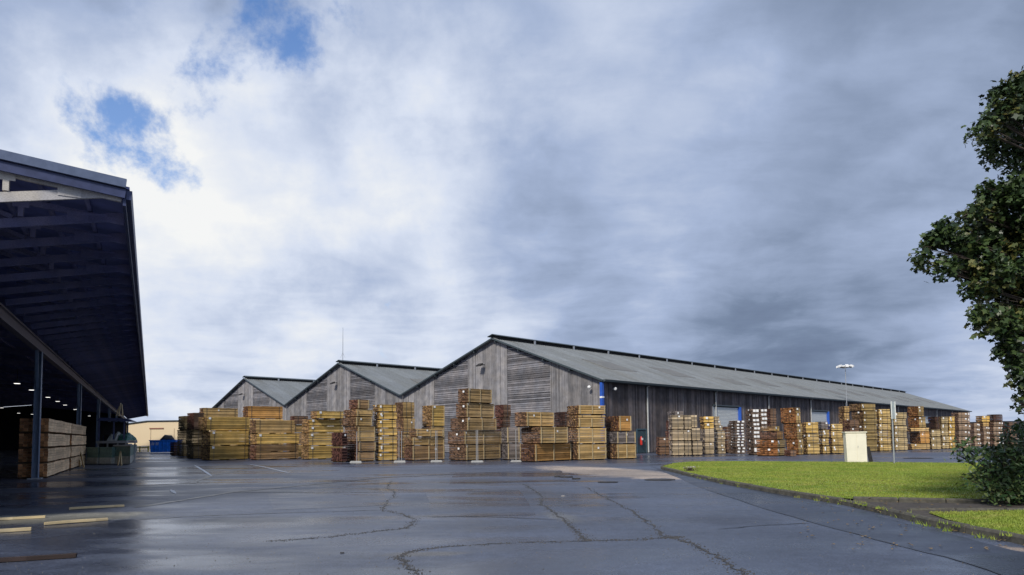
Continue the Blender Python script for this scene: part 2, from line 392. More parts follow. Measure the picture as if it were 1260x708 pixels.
def np_mesh(name, co, faces_n, mat):
    """co: (F*faces_n,3) vertices, each run of faces_n is one polygon"""
    me = bpy.data.meshes.new(name); nv = len(co); nf = nv // faces_n
    me.vertices.add(nv); me.vertices.foreach_set('co', co.astype(np.float32).ravel())
    me.loops.add(nv); me.loops.foreach_set('vertex_index', np.arange(nv, dtype=np.int32))
    me.polygons.add(nf)
    me.polygons.foreach_set('loop_start', np.arange(0, nv, faces_n, dtype=np.int32))
    me.polygons.foreach_set('loop_total', np.full(nf, faces_n, dtype=np.int32))
    me.materials.append(mat); me.update(calc_edges=True); me.validate()
    return me

# ------------------------------------------------------------------ ground
g = MB(); g.poly([(-4000, -1500, 0), (4000, -1500, 0), (4000, 6000, 0), (-4000, 6000, 0)])
g.build('asphalt_yard', M_asph, kind='structure')

def sheet(name, pts, z, mat, kind='structure', jitter=0.0, sub=1):
    out = []
    n = len(pts)
    for i in range(n):
        a = Vector(pts[i]); b = Vector(pts[(i + 1) % n])
        for k in range(sub):
            p = a.lerp(b, k / sub)
            if jitter: p += Vector((rnd.uniform(-jitter, jitter), rnd.uniform(-jitter, jitter)))
            out.append((p.x, p.y, z))
    m = MB(); m.poly(out)
    return m.build(name, mat, kind=kind)

# darker, newer asphalt strip along the kerb
sheet('asphalt_strip', [(7.09, 34.80), (6.95, 25.20), (7.04, 17.82), (7.09, 13.79), (6.84, 10.71), (6.72, 8.42), (5.99, 6.56), (5.37, 6.75), (5.55, 8.49), (5.44, 10.14), (5.38, 13.65), (5.63, 19.62)], 0.004, M_asph2, jitter=0.03, sub=6)

def ribbon(name, pts, w, z, mat, jit=0.0, sub=1, wv=0.0, spread=0.0, kind='structure'):
    P = [Vector(p) for p in pts]; Q = []
    for a, b in zip(P, P[1:]):
        for k in range(sub):
            q = a.lerp(b, k / sub)
            if Q and jit: q += Vector((rnd.uniform(-jit, jit), rnd.uniform(-jit, jit)))
            Q.append(q)
    Q.append(P[-1])
    m = MB(); L = []; R_ = []
    for i, q in enumerate(Q):
        d = (Q[min(i + 1, len(Q) - 1)] - Q[max(i - 1, 0)]).normalized(); nrm = Vector((-d.y, d.x))
        ww = w * (1 + rnd.uniform(-wv, wv)) / 2
        if wv and (i == 0 or i == len(Q) - 1): ww *= 0.2
        L.append(q + nrm * ww); R_.append(q - nrm * ww)
    for i in range(len(Q) - 1):
        o = len(m.v)
        m.v += [(R_[i].x, R_[i].y, z), (R_[i + 1].x, R_[i + 1].y, z), (L[i + 1].x, L[i + 1].y, z), (L[i].x, L[i].y, z)]
        m.f.append((o, o + 1, o + 2, o + 3)); m.m.append(0)
    if spread:
        for q in Q:
            for _ in range(7):
                x = q.x + rnd.gauss(0, spread); y = q.y + rnd.gauss(0, spread); r = rnd.uniform(.004, .014)
                h = rnd.uniform(.001, .006)
                m.quadbox(((x - r, y - r * .7, z - .004), (x + r, y - r * .8, z - .004), (x + r * .8, y + r, z - .004), (x - r, y + r * .7, z - .004),
                           (x - r * .6, y - r * .4, z + h), (x + r * .6, y - r * .5, z + h), (x + r * .4, y + r * .6, z + h), (x - r * .6, y + r * .4, z + h)))
    return m.build(name, mat, kind=kind)

for pts, w, sp in (
    ([(-4.51, 25.15), (-4.08, 21.88), (-3.35, 19.32), (-3.12, 16.50), (-2.91, 15.03), (-2.33, 14.20), (-1.89, 13.20), (-1.87, 12.03), (-2.45, 11.57), (-3.04, 10.96), (-3.86, 10.68)], 0.05, 0.05),
    ([(-1.11, 7.93), (-1.37, 8.65), (-1.55, 9.12), (-1.39, 9.69), (-0.86, 10.02), (0.10, 10.26), (1.18, 10.34), (1.98, 10.45), (2.59, 10.66)], 0.055, 0.05),
    ([(0.30, 22.74), (0.59, 20.59), (0.79, 17.82), (0.65, 16.11), (0.84, 14.36), (0.97, 12.96), (1.06, 11.61), (1.10, 10.68), (1.18, 10.34)], 0.08, 0.07),
    ([(2.30, 21.01), (2.41, 17.63), (2.50, 14.52), (2.47, 12.24), (2.40, 10.76), (2.63, 10.09), (2.67, 9.00), (2.65, 8.12), (2.60, 7.45)], 0.06, 0.06),
    ([(2.59, 10.66), (2.36, 10.59)], 0.05, 0.05),
):
    ribbon('asphalt_crack', pts, w * .55, 0.004, M_crack, 0.05, 9, 0.95, sp)
for pts, w in (
    ([(-13.57, 23.94), (-11.89, 24.94), (-13.54, 30.46), (-14.52, 37.78)], 0.25),
    ([(-9.04, 16.14), (-8.77, 18.18), (-8.55, 20.53), (-7.56, 22.36), (-5.29, 27.27), (0.34, 31.25)], 0.22),
    ([(-7.66, 13.68), (-6.54, 14.28), (-5.29, 14.61), (-2.91, 15.03)], 0.05),
    ([(-5.61, 20.17), (-2.65, 19.80), (0.26, 20.02)], 0.07),
    ([(-1.97, 13.74), (-0.51, 13.61), (0.91, 12.97)], 0.04),
    ([(-8.55, 20.53), (-7.13, 20.35), (-5.03, 19.81)], 0.09),
    ([(5.63, 19.62), (5.38, 13.65), (5.44, 10.14), (5.55, 8.49), (5.37, 6.75)], 0.03),
    ([(3.40, 11.43), (4.32, 11.88), (5.35, 12.13)], 0.04),
):
    ribbon('tar_seam', pts, w, 0.0075, M_seam, 0.03, 6, 0.35)
for pts in ([(-20.30, 42.96), (-16.26, 35.41), (-13.13, 29.46)], [(-17.17, 43.69), (-13.63, 37.59), (-10.25, 31.18)], [(-11.04, 21.79), (-10.05, 20.13)]):
    ribbon('parking_line', pts, 0.12, 0.0115, M_line, 0.0, 3, 0.08)
for (x, y), rx_, ry_ in (((5.24, 24.07), 0.55, 0.35), ((24.91, 41.39), 0.9, 0.5), ((3.25, 23.09), 0.35, 0.2)):
    m = MB(); m.prism([(rx_ * math.cos(a * math.pi / 8), ry_ * math.sin(a * math.pi / 8)) for a in range(16)], 0.0, 0.018)
    m.prism([(rx_ * .8 * math.cos(a * math.pi / 8), ry_ * .8 * math.sin(a * math.pi / 8)) for a in range(16)], 0.018, 0.026)
    where = {0: 'dark iron drain cover in the road before the lawn tip', 1: 'dark iron cover in the yard behind the lawn right of the sign post', 2: 'small dark cover beside the tan repair patch'}
    k = 0 if abs(x - (5.24, 24.07)[0]) < .1 else (1 if x > 15 else 2)
    m.build('drain_cover', M_iron, loc=(x, y, 0.009), label=where[k], cat='drain cover', group='drain covers')

rs_ = np.random.RandomState(42)
gn = 5200
gy = 3.5 + 26 * rs_.rand(gn) ** 1.6; gx = gy * rs_.uniform(-.8, .8, gn)
kx = rs_.randint(0, 70, gn); near_ = rs_.rand(gn) < .45
gy = np.where(near_, gy[kx] + rs_.normal(0, .35, gn), gy); gx = np.where(near_, gx[kx] + rs_.normal(0, .5, gn), gx)
gs = .003 + .008 * rs_.rand(gn) ** 3
ga = rs_.uniform(0, 6.28, gn)
tri = []
for k in range(3):
    a0 = ga + k * 2.094; a1 = ga + (k + 1) * 2.094
    tri.append(np.stack([np.stack([gx + gs * np.cos(a0), gy + gs * np.sin(a0), np.full(gn, .001)], 1), np.stack([gx + gs * np.cos(a1), gy + gs * np.sin(a1), np.full(gn, .001)], 1), np.stack([gx, gy, gs * .9 + .004], 1)], 1))
o = link('loose_grit', np_mesh('loose_grit', np.concatenate(tri).reshape(-1, 3), 3, simple('grit', (.16, .15, .13), .85, var=.6, scale=3)), kind='stuff')
o['label'] = 'fine loose grit and wood crumbs scattered over the wet asphalt'; o['category'] = 'grit'
for nm, pts, z in (('asphalt_patch', [(-7.06, 19.50), (-3.93, 20.25), (-2.93, 16.09), (-5.43, 15.27)], .003), ('asphalt_patch', [(-2.53, 19.78), (0.21, 20.02), (0.47, 13.80), (-1.65, 13.57)], .003), ('asphalt_patch', [(-2.60, 30.42), (2.25, 31.61), (2.00, 24.13), (-2.20, 23.10)], .003)):
    sheet(nm, pts, z, M_asph3, jitter=0.03, sub=7)

# ------------------------------------------------------------------ lawns, kerbs
LAWN = [(7.06, 32.17), (6.99, 26.50), (6.98, 21.58), (7.23, 18.30), (7.69, 15.67), (7.91, 15.36), (9.47, 14.93), (10.90, 14.45), (13.73, 13.18), (60, 22), (60, 33.0), (22.00, 32.66), (17.40, 35.29), (12.24, 37.72), (9.97, 37.74), (8.54, 35.94)]
LAWN2 = [(7.86, 12.82), (9.78, 12.98), (12.49, 12.00), (6.58, 6.37), (7.41, 9.85), (7.39, 10.58), (7.57, 11.84)]
def lawn_ground(name, pts, h):
    m = MB(); m.poly([(p[0], p[1], h) for p in pts])
    return m.build(name, M_grass, kind='structure')
lawn_ground('lawn', LAWN, 0.10)
lawn_ground('small_lawn', LAWN2, 0.085)
sheet('soil_path', [(7.73, 15.02), (9.32, 14.69), (13.46, 12.92), (12.49, 12.00), (9.78, 12.98), (7.86, 12.82), (7.57, 11.84), (7.42, 12.67), (7.48, 13.90)], 0.07, M_soil)

def inside(px_, py_, poly):
    r = np.zeros(len(px_), bool); n = len(poly)
    for i in range(n):
        x1, y1 = poly[i]; x2, y2 = poly[(i + 1) % n]
        if y1 == y2: continue
        c = ((y1 > py_) != (y2 > py_)) & (px_ < (x2 - x1) * (py_ - y1) / (y2 - y1) + x1)
        r ^= c
    return r
def grass(name, poly, n, z, h0, seed, xmax=26.0):
    rs = np.random.RandomState(seed); P = np.array(poly)
    lo = P.min(0); hi = P.max(0); hi[0] = min(hi[0], xmax)
    x = rs.uniform(lo[0], hi[0], n); y = rs.uniform(lo[1], hi[1], n)
    k = inside(x, y, poly); x = x[k]; y = y[k]; m = len(x)
    a = rs.uniform(0, 2 * np.pi, m); h = h0 * rs.uniform(0.4, 1.3, m); w = 0.007 + 0.006 * rs.rand(m)
    lx = rs.normal(0, 0.4, m) * h; ly = rs.normal(0, 0.4, m) * h
    co = np.zeros((m, 3, 3))
    co[:, 0] = np.stack([x - np.cos(a) * w, y - np.sin(a) * w, np.full(m, z)], 1)
    co[:, 1] = np.stack([x + np.cos(a) * w, y + np.sin(a) * w, np.full(m, z)], 1)
    co[:, 2] = np.stack([x + lx, y + ly, z + h], 1)
    return link(name, np_mesh(name, co.reshape(-1, 3), 3, M_grass), kind='stuff')
o = grass('lawn_grass', LAWN, 360000, 0.10, 0.034, 3)
o['label'] = 'short bright green grass of the large lawn behind the kerb'; o['category'] = 'grass'
o = grass('small_lawn_grass', LAWN2, 70000, 0.085, 0.036, 4, 16.0)
o['label'] = 'short green grass of the small lawn corner below the shrub'; o['category'] = 'grass'

def kerb(name, pts, stone, w, h, label, z0=-0.02, lap=True):
    k = link(name, None, kind='structure', label=label)
    P = [Vector(p) for p in pts]; cnt = 0
    seg = [(b - a).length for a, b in zip(P, P[1:])]; total = sum(seg)
    def pt(s):
        for a, b, L in zip(P, P[1:], seg):
            if s <= L: return a.lerp(b, s / L)
            s -= L
        return P[-1]
    s = 0.0; meshes = []
    while s < total - 0.2:
        e_ = min(s + stone - 0.02, total); a = pt(s); b = pt(e_); L = (b - a).length
        key = len(meshes)
        if len(meshes) < 5 or abs(L - (stone - 0.02)) > 0.03:
            j = [rnd.uniform(-.012, .012) for _ in range(6)]
            m = MB()
            m.quadbox(((0, -w / 2, z0), (L, -w / 2, z0), (L, w / 2, z0), (0, w / 2, z0), (0, -w / 2 + .0, h - .03), (L, -w / 2, h - .03), (L, w / 2, h + j[0]), (0, w / 2, h + j[1])))
            m.quadbox(((0.01, -w / 2 + .004, h - .03), (L - .01, -w / 2 + .004, h - .03), (L - .01, w / 2 - .004, h - .03), (.01, w / 2 - .004, h - .03),
                       (0.02, -w / 2 + .03, h + .004), (L - .02, -w / 2 + .03, h + .004 + j[2]), (L - .02, w / 2 - .01, h + .006), (.02, w / 2 - .01, h + .006)))
            me = m.mesh('kerb_stone', M_kerb)
            if abs(L - (stone - 0.02)) <= 0.03: meshes.append(me)
        else: me = meshes[cnt % 5]
        link('kerb_stone', me, k, (a.x, a.y, rnd.uniform(-.008, .008)), (rnd.uniform(-.02, .02), 0, math.atan2(b.y - a.y, b.x - a.x) + rnd.uniform(-.008, .008)))
        s += stone; cnt += 1
    return k
kerb('road_kerb', [(8.23, 35.01), (7.04, 32.18), (6.85, 25.99), (6.87, 21.24), (7.13, 18.06), (7.43, 15.14), (7.36, 13.76), (7.26, 12.56), (7.15, 11.20), (7.22, 10.34), (7.25, 9.64), (7.10, 8.40)], 0.91, 0.10, 0.125, 'low mossy kerb between the road and the lawn')
kerb('lawn_edging', [(7.78, 15.47), (9.42, 14.85), (10.78, 14.29), (13.46, 12.92)], 0.91, 0.10, 0.15, 'dark edging along the front of the large lawn')
kerb('path_edging', [(7.80, 13.36), (9.08, 13.32), (10.47, 13.06)], 0.91, 0.08, 0.11, 'dark edging between soil path and small lawn')

KL = [(6.85, 25.99), (6.87, 21.24), (7.13, 18.06), (7.43, 15.14), (7.36, 13.76), (7.26, 12.56), (7.15, 11.20), (7.22, 10.34), (7.25, 9.64)]
rs_ = np.random.RandomState(8); tri = []
for _ in range(90):
    i_ = rs_.randint(0, len(KL) - 1); u_ = rs_.rand(); cx = KL[i_][0] * (1 - u_) + KL[i_ + 1][0] * u_ + .1 * rs_.randn() * .6; cy = KL[i_][1] * (1 - u_) + KL[i_ + 1][1] * u_ + (-.07 if rs_.rand() < .5 else .12)
    z_ = .0 if rs_.rand() < .5 else .09
    for _k in range(rs_.randint(5, 16)):
        a_ = rs_.uniform(0, 6.28); h_ = rs_.uniform(.025, .08); x_, y_ = cx + rs_.normal(0, .04), cy + rs_.normal(0, .03)
        tri.append([(x_ - .008, y_, z_), (x_ + .008, y_, z_), (x_ + h_ * .6 * math.cos(a_), y_ + h_ * .6 * math.sin(a_), z_ + h_)])
o = link('kerb_weeds', np_mesh('kerb_weeds', np.array(tri).reshape(-1, 3), 3, M_grass), kind='stuff')
o['label'] = 'ragged grass tufts and weeds growing along the kerb'; o['category'] = 'weeds'
tri = []
for _ in range(420):
    y_ = rs_.uniform(9, 24); x_ = y_ * rs_.uniform(.42, .80); a_ = rs_.uniform(0, 6.28); r_ = rs_.uniform(.02, .045); z_ = .155 if y_ > 16.5 else .02
    if 12.5 < y_ <= 16.5: z_ = .13
    c_, s_ = math.cos(a_) * r_, math.sin(a_) * r_
    tri += [[(x_ - c_, y_ - s_, z_), (x_ + s_ * .7, y_ - c_ * .7, z_ + .01), (x_ + c_, y_ + s_, z_ + .004)], [(x_ - c_, y_ - s_, z_), (x_ + c_, y_ + s_, z_ + .004), (x_ - s_ * .7, y_ + c_ * .7, z_ + .012)]]
o = link('fallen_leaves', np_mesh('fallen_leaves', np.array(tri).reshape(-1, 3), 3, simple('dead_leaf', (.20, .13, .05), .7, var=.5, scale=4)), kind='stuff')
o['label'] = 'scattered small brown fallen leaves under the tree'; o['category'] = 'fallen leaves'

# ------------------------------------------------------------------ timber packs
STACKS = [
 ('at the far left edge beside the blue container', 48.0, [(-31.94, 65.39, 1.54, 0.77, 1.18, 'o'), (-31.94, 65.39, 1.54, 0.77, 1.42, 'o'), (-31.94, 65.39, 1.54, 0.77, 1.35, 'o')]),
 ('low on the ground between blue container and leftmost stack', 45.0, [(-34.81, 69.22, 1.2, 0.55, 1.42, 'd')]),
 ('in the narrow brownish stack second from the left', 48.0, [(-26.86, 56.69, 1.47, 0.81, 1.09, 'o'), (-26.86, 56.69, 1.47, 0.81, 1.37, 'o'), (-26.86, 56.69, 1.47, 0.81, 1.44, 'r')]),
 ('in the reddish topped stack peeping over the front left stack', 44.4, [(-27.92, 60.77, 1.2, 3.23, 1.12, 't'), (-27.92, 60.77, 1.2, 3.23, 1.25, 't'), (-27.92, 60.77, 1.2, 3.23, 1.25, 't'), (-27.99, 60.77, 1.0, 3.15, 0.88, 't')]),
 ('in the big yellow front stack left of the two white lines', 48.0, [(-23.3, 51.83, 1.6, 3.06, 1.12, 'y'), (-23.3, 51.83, 1.6, 3.06, 1.13, 'y'), (-23.55, 51.83, 1.6, 3.39, 1.13, 'y')]),
 ('in the rear stack with an orange pack on top', 37.0, [(-22.1, 56.24, 1.2, 2.91, 1.05, 't'), (-22.1, 56.24, 1.2, 2.91, 1.09, 't'), (-22.1, 56.24, 1.2, 2.91, 1.16, 't'), (-22.17, 56.24, 1.45, 2.9, 1.09, 'e')]),
 ('in the front stack of brown lower and yellow upper packs', 44.1, [(-19.67, 51.65, 1.2, 3.45, 0.59, 'b'), (-19.67, 51.65, 1.2, 3.45, 0.59, 'b'), (-19.67, 51.65, 1.2, 3.45, 0.84, 'y'), (-19.74, 51.65, 1.0, 3.17, 1.06, 't')]),
 ('in the small untidy rear stack in the left gap below the valley', 37.2, [(-18.39, 56.11, 1.2, 1.38, 1.08, 't'), (-18.39, 56.11, 1.2, 1.38, 1.01, 'b'), (-18.39, 56.11, 1.2, 1.38, 0.68, 't'), (-18.26, 56.11, 1.0, 1.17, 0.75, 'r')]),
 ('in the yellow front stack left of the red stake bundles', 43.7, [(-15.52, 51.31, 1.2, 2.9, 1.02, 'y'), (-15.52, 51.31, 1.2, 2.9, 0.99, 'y'), (-15.52, 51.31, 1.2, 2.9, 0.53, 'y'), (-15.52, 51.31, 1.2, 2.9, 0.56, 'y'), (-14.96, 51.31, 1.0, 2.28, 0.62, 'y')]),
 ('in the low heap of dark red stakes before the yellow stack', 48.0, [(-11.35, 44.88, 1.35, 0.4, 1.04, 's'), (-11.35, 44.88, 1.35, 0.4, 1.03, 's')]),
 ('in the tall stack with red stake ends behind first fence post', 48.0, [(-10.54, 45.81, 1.53, 1.48, 0.66, 'b'), (-10.54, 45.81, 1.53, 1.48, 0.66, 'b'), (-10.54, 45.81, 1.53, 1.48, 1.08, 't'), (-10.65, 45.81, 1.6, 1.41, 0.64, 't'), (-10.65, 45.81, 1.44, 1.41, 0.53, 't'), (-10.6, 45.81, 1.0, 1.0, 0.67, 'b')]),
 ('in the seven pack yellow stack with white tags', 27.8, [(-9.34, 46.99, 1.2, 1.29, 0.56, 'yl'), (-9.34, 46.99, 1.2, 1.29, 0.57, 'yl'), (-9.34, 46.99, 1.2, 1.29, 0.59, 'yl'), (-9.34, 46.99, 1.2, 1.29, 0.54, 'yl'), (-9.34, 46.99, 1.2, 1.29, 0.6, 'yl'), (-9.34, 46.99, 1.2, 1.29, 0.54, 'yl'), (-9.34, 46.99, 1.2, 1.29, 0.54, 'yl')]),
 ('in the slim stack right of the seven pack yellow stack', 40.8, [(-8.44, 51.92, 1.2, 1.03, 0.91, 't'), (-8.44, 51.92, 1.2, 1.03, 0.94, 't'), (-8.44, 51.92, 1.2, 1.03, 1.26, 't'), (-8.44, 51.92, 1.2, 1.03, 1.26, 't')]),
 ('in the low brown stack behind the third fence post', 36.7, [(-6.96, 46.63, 1.2, 2.61, 1.03, 'b'), (-6.96, 46.63, 1.2, 2.61, 0.59, 't'), (-6.68, 46.63, 1.0, 2.22, 0.59, 't')]),
 ('in the stack with a single large yellow pack on top', 43.9, [(-6.55, 53.92, 1.2, 1.4, 1.31, 't'), (-6.55, 53.92, 1.2, 1.4, 1.17, 't'), (-6.49, 53.92, 1.31, 1.32, 1.7, 'y')]),
 ('in the tallest stack of the yard below the highest gable', 48.0, [(-3.16, 45.39, 1.6, 3.53, 1.06, 'bl'), (-3.22, 45.39, 1.6, 3.78, 0.93, 'bl'), (-3.06, 45.39, 1.6, 2.95, 0.9, 'bl'), (-3.11, 45.39, 1.04, 2.7, 1.02, 'bl'), (-2.95, 45.39, 1.0, 2.3, 0.99, 'bl')]),
 ('in the dark stack behind the netted grey timber', 35.4, [(-0.66, 50.4, 1.2, 0.67, 1.09, 'r'), (-0.66, 50.4, 1.2, 0.67, 1.16, 'r'), (-0.66, 50.4, 1.2, 0.67, 0.79, 'r'), (-0.66, 50.4, 1.2, 0.67, 0.98, 'r')]),
 ('in the grey netted stack left of the last fence post', 17.0, [(-0.38, 45.98, 1.2, 1.05, 1.13, 'g'), (-0.38, 45.98, 1.2, 0.99, 1.11, 'g')]),
 ('in the stepped stack with an orange bottom pack', 44.9, [(1.37, 41.86, 1.2, 3.59, 1.11, 'e'), (1.72, 41.86, 1.6, 2.72, 1.08, 't'), (0.87, 41.86, 1.0, 2.66, 0.95, 't')]),
 ('in the dark stack squeezed behind the stepped stack', 28.4, [(3.67, 48.1, 1.2, 0.48, 1.13, 'd'), (3.67, 48.1, 1.2, 0.48, 1.1, 'd'), (3.67, 48.1, 1.2, 0.48, 1.11, 'd')]),
 ('in the neat battened stack below the blue corner column', 24.3, [(4.27, 44.16, 1.2, 2.25, 1.05, 't'), (4.27, 44.16, 1.2, 2.25, 1.07, 't'), (4.37, 44.16, 1.6, 2.06, 0.67, 't'), (4.37, 44.16, 1.6, 2.06, 0.19, 't'), (4.37, 44.16, 1.6, 2.06, 0.64, 't')]),
 ('in the last stack before the dark green door', 28.0, [(7.01, 45.37, 1.2, 1.65, 1.01, 't'), (7.01, 45.37, 1.2, 1.65, 0.85, 'g'), (7.23, 45.37, 1.47, 1.1, 1.07, 'e')]),
 ('in the low reddish stack at the foot of the wooden wall', 3.0, [(11.66, 53.49, 1.0, 0.95, 0.68, 'r'), (11.66, 53.49, 1.0, 0.95, 0.77, 'r')]),
 ('in the slatted stack rising behind the grey crates', 16.7, [(13.39, 56.01, 1.2, 0.76, 0.96, 'r'), (13.39, 56.01, 1.2, 0.76, 1.01, 'r'), (13.39, 56.01, 1.2, 0.76, 0.88, 'r'), (13.6, 56.01, 1.33, 0.76, 0.74, 'g')]),
 ('in the first column of the grey crates', 3.0, [(12.29, 51.69, 1.0, 0.89, 1.13, 'c'), (12.29, 51.69, 1.0, 0.89, 0.87, 'c'), (12.29, 51.69, 1.0, 0.89, 1.12, 'c')]),
 ('in the middle column of the grey crates', 3.0, [(13.25, 51.78, 1.0, 0.51, 1.12, 'c'), (13.25, 51.78, 1.0, 0.51, 0.87, 'c'), (13.25, 51.78, 1.0, 0.51, 1.13, 'c')]),
 ('in the third, leaning column of the grey crates', 3.0, [(13.93, 51.97, 1.0, 0.73, 1.11, 'c'), (13.87, 51.97, 1.0, 0.64, 1.0, 'c'), (13.87, 51.97, 1.0, 0.45, 1.01, 'c')]),
 ('in the grey stack topped with two yellowish crates', 3.0, [(15.57, 54.41, 1.19, 0.73, 0.95, 'c'), (15.57, 54.41, 1.19, 0.73, 1.12, 'c'), (15.57, 54.41, 1.19, 0.73, 0.46, 'y'), (15.54, 54.41, 1.0, 0.83, 0.53, 'y')]),
 ('in the leaning stack of eight thin crates', 3.0, [(17.06, 55.86, 1.0, 0.62, 0.45, 'c'), (17.06, 55.86, 1.0, 0.62, 0.34, 'c'), (17.06, 55.86, 1.0, 0.62, 0.4, 'c'), (17.06, 55.86, 1.0, 0.62, 0.34, 'c'), (17.06, 55.86, 1.0, 0.62, 0.4, 'c'), (16.93, 55.86, 1.0, 0.55, 0.41, 'c'), (16.86, 55.86, 1.0, 0.48, 0.41, 'c'), (16.86, 55.86, 1.0, 0.4, 0.34, 'c')]),
 ('in the thin dark red stack beside the roller door', 3.0, [(18.54, 58.28, 1.0, 0.4, 1.16, 'r'), (18.54, 58.28, 1.0, 0.4, 1.12, 'r')]),
 ('in the round of white wrapped thin layers below the roller door', 7.3, [(18.31, 55.35, 1.2, 0.92, 0.27, 'w'), (18.31, 55.35, 1.2, 0.92, 0.25, 'w'), (18.31, 55.35, 1.2, 0.92, 0.27, 'w'), (18.31, 55.35, 1.2, 0.92, 0.23, 'w'), (18.31, 55.35, 1.2, 0.92, 0.23, 'w'), (18.31, 55.35, 1.2, 0.92, 0.23, 'w'), (18.31, 55.35, 1.2, 0.92, 0.23, 'w'), (18.31, 55.35, 1.2, 0.92, 0.23, 'w'), (18.31, 55.35, 1.2, 0.92, 0.25, 'w'), (18.31, 55.35, 1.2, 0.92, 0.25, 'w'), (18.31, 55.35, 1.2, 0.92, 0.27, 'w')]),
 ('in the slender stack of white ended layers right of roller door', 3.8, [(18.38, 51.45, 1.2, 0.57, 0.58, 'w'), (18.38, 51.45, 1.2, 0.57, 0.62, 'w'), (18.38, 51.45, 1.2, 0.57, 0.31, 'w'), (18.38, 51.45, 1.2, 0.57, 0.31, 'w'), (18.38, 51.45, 1.2, 0.57, 0.31, 'w'), (18.38, 51.45, 1.2, 0.57, 0.31, 'w'), (18.38, 51.45, 1.2, 0.57, 0.31, 'w'), (18.38, 51.45, 1.2, 0.57, 0.37, 'w'), (18.38, 51.45, 1.2, 0.57, 0.37, 'w')]),
 ('in the upper white ended column behind the slender stack', 3.0, [(21.22, 57.43, 1.0, 0.57, 1.14, 'w'), (21.22, 57.43, 1.0, 0.57, 1.18, 'w'), (21.22, 57.43, 1.0, 0.57, 0.35, 'w'), (21.22, 57.43, 1.0, 0.57, 0.35, 'w'), (21.22, 57.43, 1.0, 0.57, 0.35, 'w'), (21.22, 57.43, 1.0, 0.57, 0.35, 'w')]),
 ('in the dark red stack close to the wooden wall', 3.0, [(24.06, 62.46, 1.0, 0.54, 1.17, 'r'), (24.06, 62.46, 1.0, 0.54, 1.43, 'r'), (24.06, 62.46, 1.0, 0.54, 1.36, 'r')]),
 ('in the stepped orange stack with white tags on the corner', 48.0, [(18.92, 48.09, 1.53, 1.58, 0.57, 'f'), (18.92, 48.09, 1.53, 1.58, 0.61, 'f'), (18.97, 48.09, 1.23, 1.1, 0.61, 'e'), (18.8, 48.09, 1.0, 0.93, 0.35, 'y')]),
 ('in the tall orange-brown tower of three thick packs', 18.6, [(21.3, 50.14, 1.2, 0.45, 1.17, 'f'), (21.24, 50.14, 1.47, 0.45, 1.18, 'f'), (21.24, 50.14, 1.6, 0.41, 1.21, 'f')]),
 ('on the ground at the foot of the orange-brown tower', 3.0, [(19.66, 47.63, 1.0, 0.41, 0.45, 'r')]),
 ('in the three pack stack left of the second roller door', 3.0, [(22.63, 51.67, 1.0, 0.96, 0.84, 'ol'), (22.63, 51.67, 1.0, 0.96, 0.75, 'ol'), (22.63, 51.67, 1.0, 0.96, 0.87, 'y')]),
 ('in the narrow stack of four below the second roller door', 3.0, [(24.1, 52.28, 1.0, 0.52, 0.63, 'ol'), (24.1, 52.28, 1.0, 0.52, 0.6, 'ol'), (24.1, 52.28, 1.0, 0.52, 0.66, 'ol'), (24.1, 52.28, 1.0, 0.52, 0.63, 'g')]),
 ('in the four pack olive stack left of the white cabinet', 3.0, [(25.01, 52.66, 1.0, 0.88, 0.65, 'ol'), (25.01, 52.66, 1.0, 0.88, 0.54, 'ol'), (25.01, 52.66, 1.0, 0.88, 0.57, 'ol'), (25.01, 52.66, 1.0, 0.88, 0.57, 'ol')]),
 ('in the ragged stack partly behind the white cabinet', 3.0, [(28.07, 55.91, 1.0, 0.76, 0.67, 't'), (28.07, 55.91, 1.0, 0.76, 0.74, 't'), (28.07, 55.91, 1.0, 0.76, 0.67, 'r'), (28.07, 55.91, 1.0, 0.76, 0.61, 'r')]),
 ('in the thin far stack rising over the white cabinet', 3.0, [(30.3, 61.21, 1.0, 0.46, 1.1, 't'), (30.3, 61.21, 1.0, 0.46, 0.96, 't'), (30.3, 61.21, 1.0, 0.46, 0.96, 't'), (30.3, 61.21, 1.0, 0.46, 0.44, 't'), (30.3, 61.21, 1.0, 0.46, 0.59, 't')]),
 ('in the tall six pack stack just right of the white cabinet', 24.4, [(30.27, 57.91, 1.2, 1.63, 0.98, 'ol'), (30.27, 57.91, 1.2, 1.63, 0.59, 'ol'), (30.27, 57.91, 1.2, 1.63, 0.7, 'ol'), (30.27, 57.91, 1.2, 1.63, 0.59, 'ol'), (30.27, 57.91, 1.2, 1.63, 0.63, 'ol'), (30.13, 57.91, 1.2, 1.73, 0.63, 'ol')]),
 ('in the six pack stack left of the sign post', 3.0, [(32.02, 58.69, 1.0, 1.02, 0.6, 'ol'), (32.02, 58.69, 1.0, 1.02, 0.57, 'ol'), (32.02, 58.69, 1.0, 1.02, 0.64, 'ol'), (32.02, 58.69, 1.0, 1.02, 0.57, 'ol'), (32.02, 58.69, 1.0, 1.02, 0.57, 'ol'), (32.02, 58.69, 1.0, 1.02, 0.71, 'ol')]),
 ('in the six pack stack right of the sign post', 3.0, [(34.44, 60.57, 1.0, 1.13, 0.55, 'tl'), (34.44, 60.57, 1.0, 1.13, 0.58, 'tl'), (34.44, 60.57, 1.0, 1.13, 0.58, 'tl'), (34.44, 60.57, 1.0, 1.13, 0.51, 'tl'), (34.44, 60.57, 1.0, 1.13, 0.59, 'tl'), (34.44, 60.57, 1.0, 1.13, 0.59, 'tl')]),
 ('in the orange ended tower half way to the bush', 3.0, [(36.56, 61.68, 1.0, 1.69, 0.56, 't'), (37.38, 61.68, 1.6, 0.85, 1.14, 'e'), (36.56, 61.68, 1.0, 1.69, 0.31, 't'), (37.38, 61.68, 1.6, 0.62, 1.03, 'f'), (37.3, 61.68, 1.51, 0.54, 0.97, 'f')]),
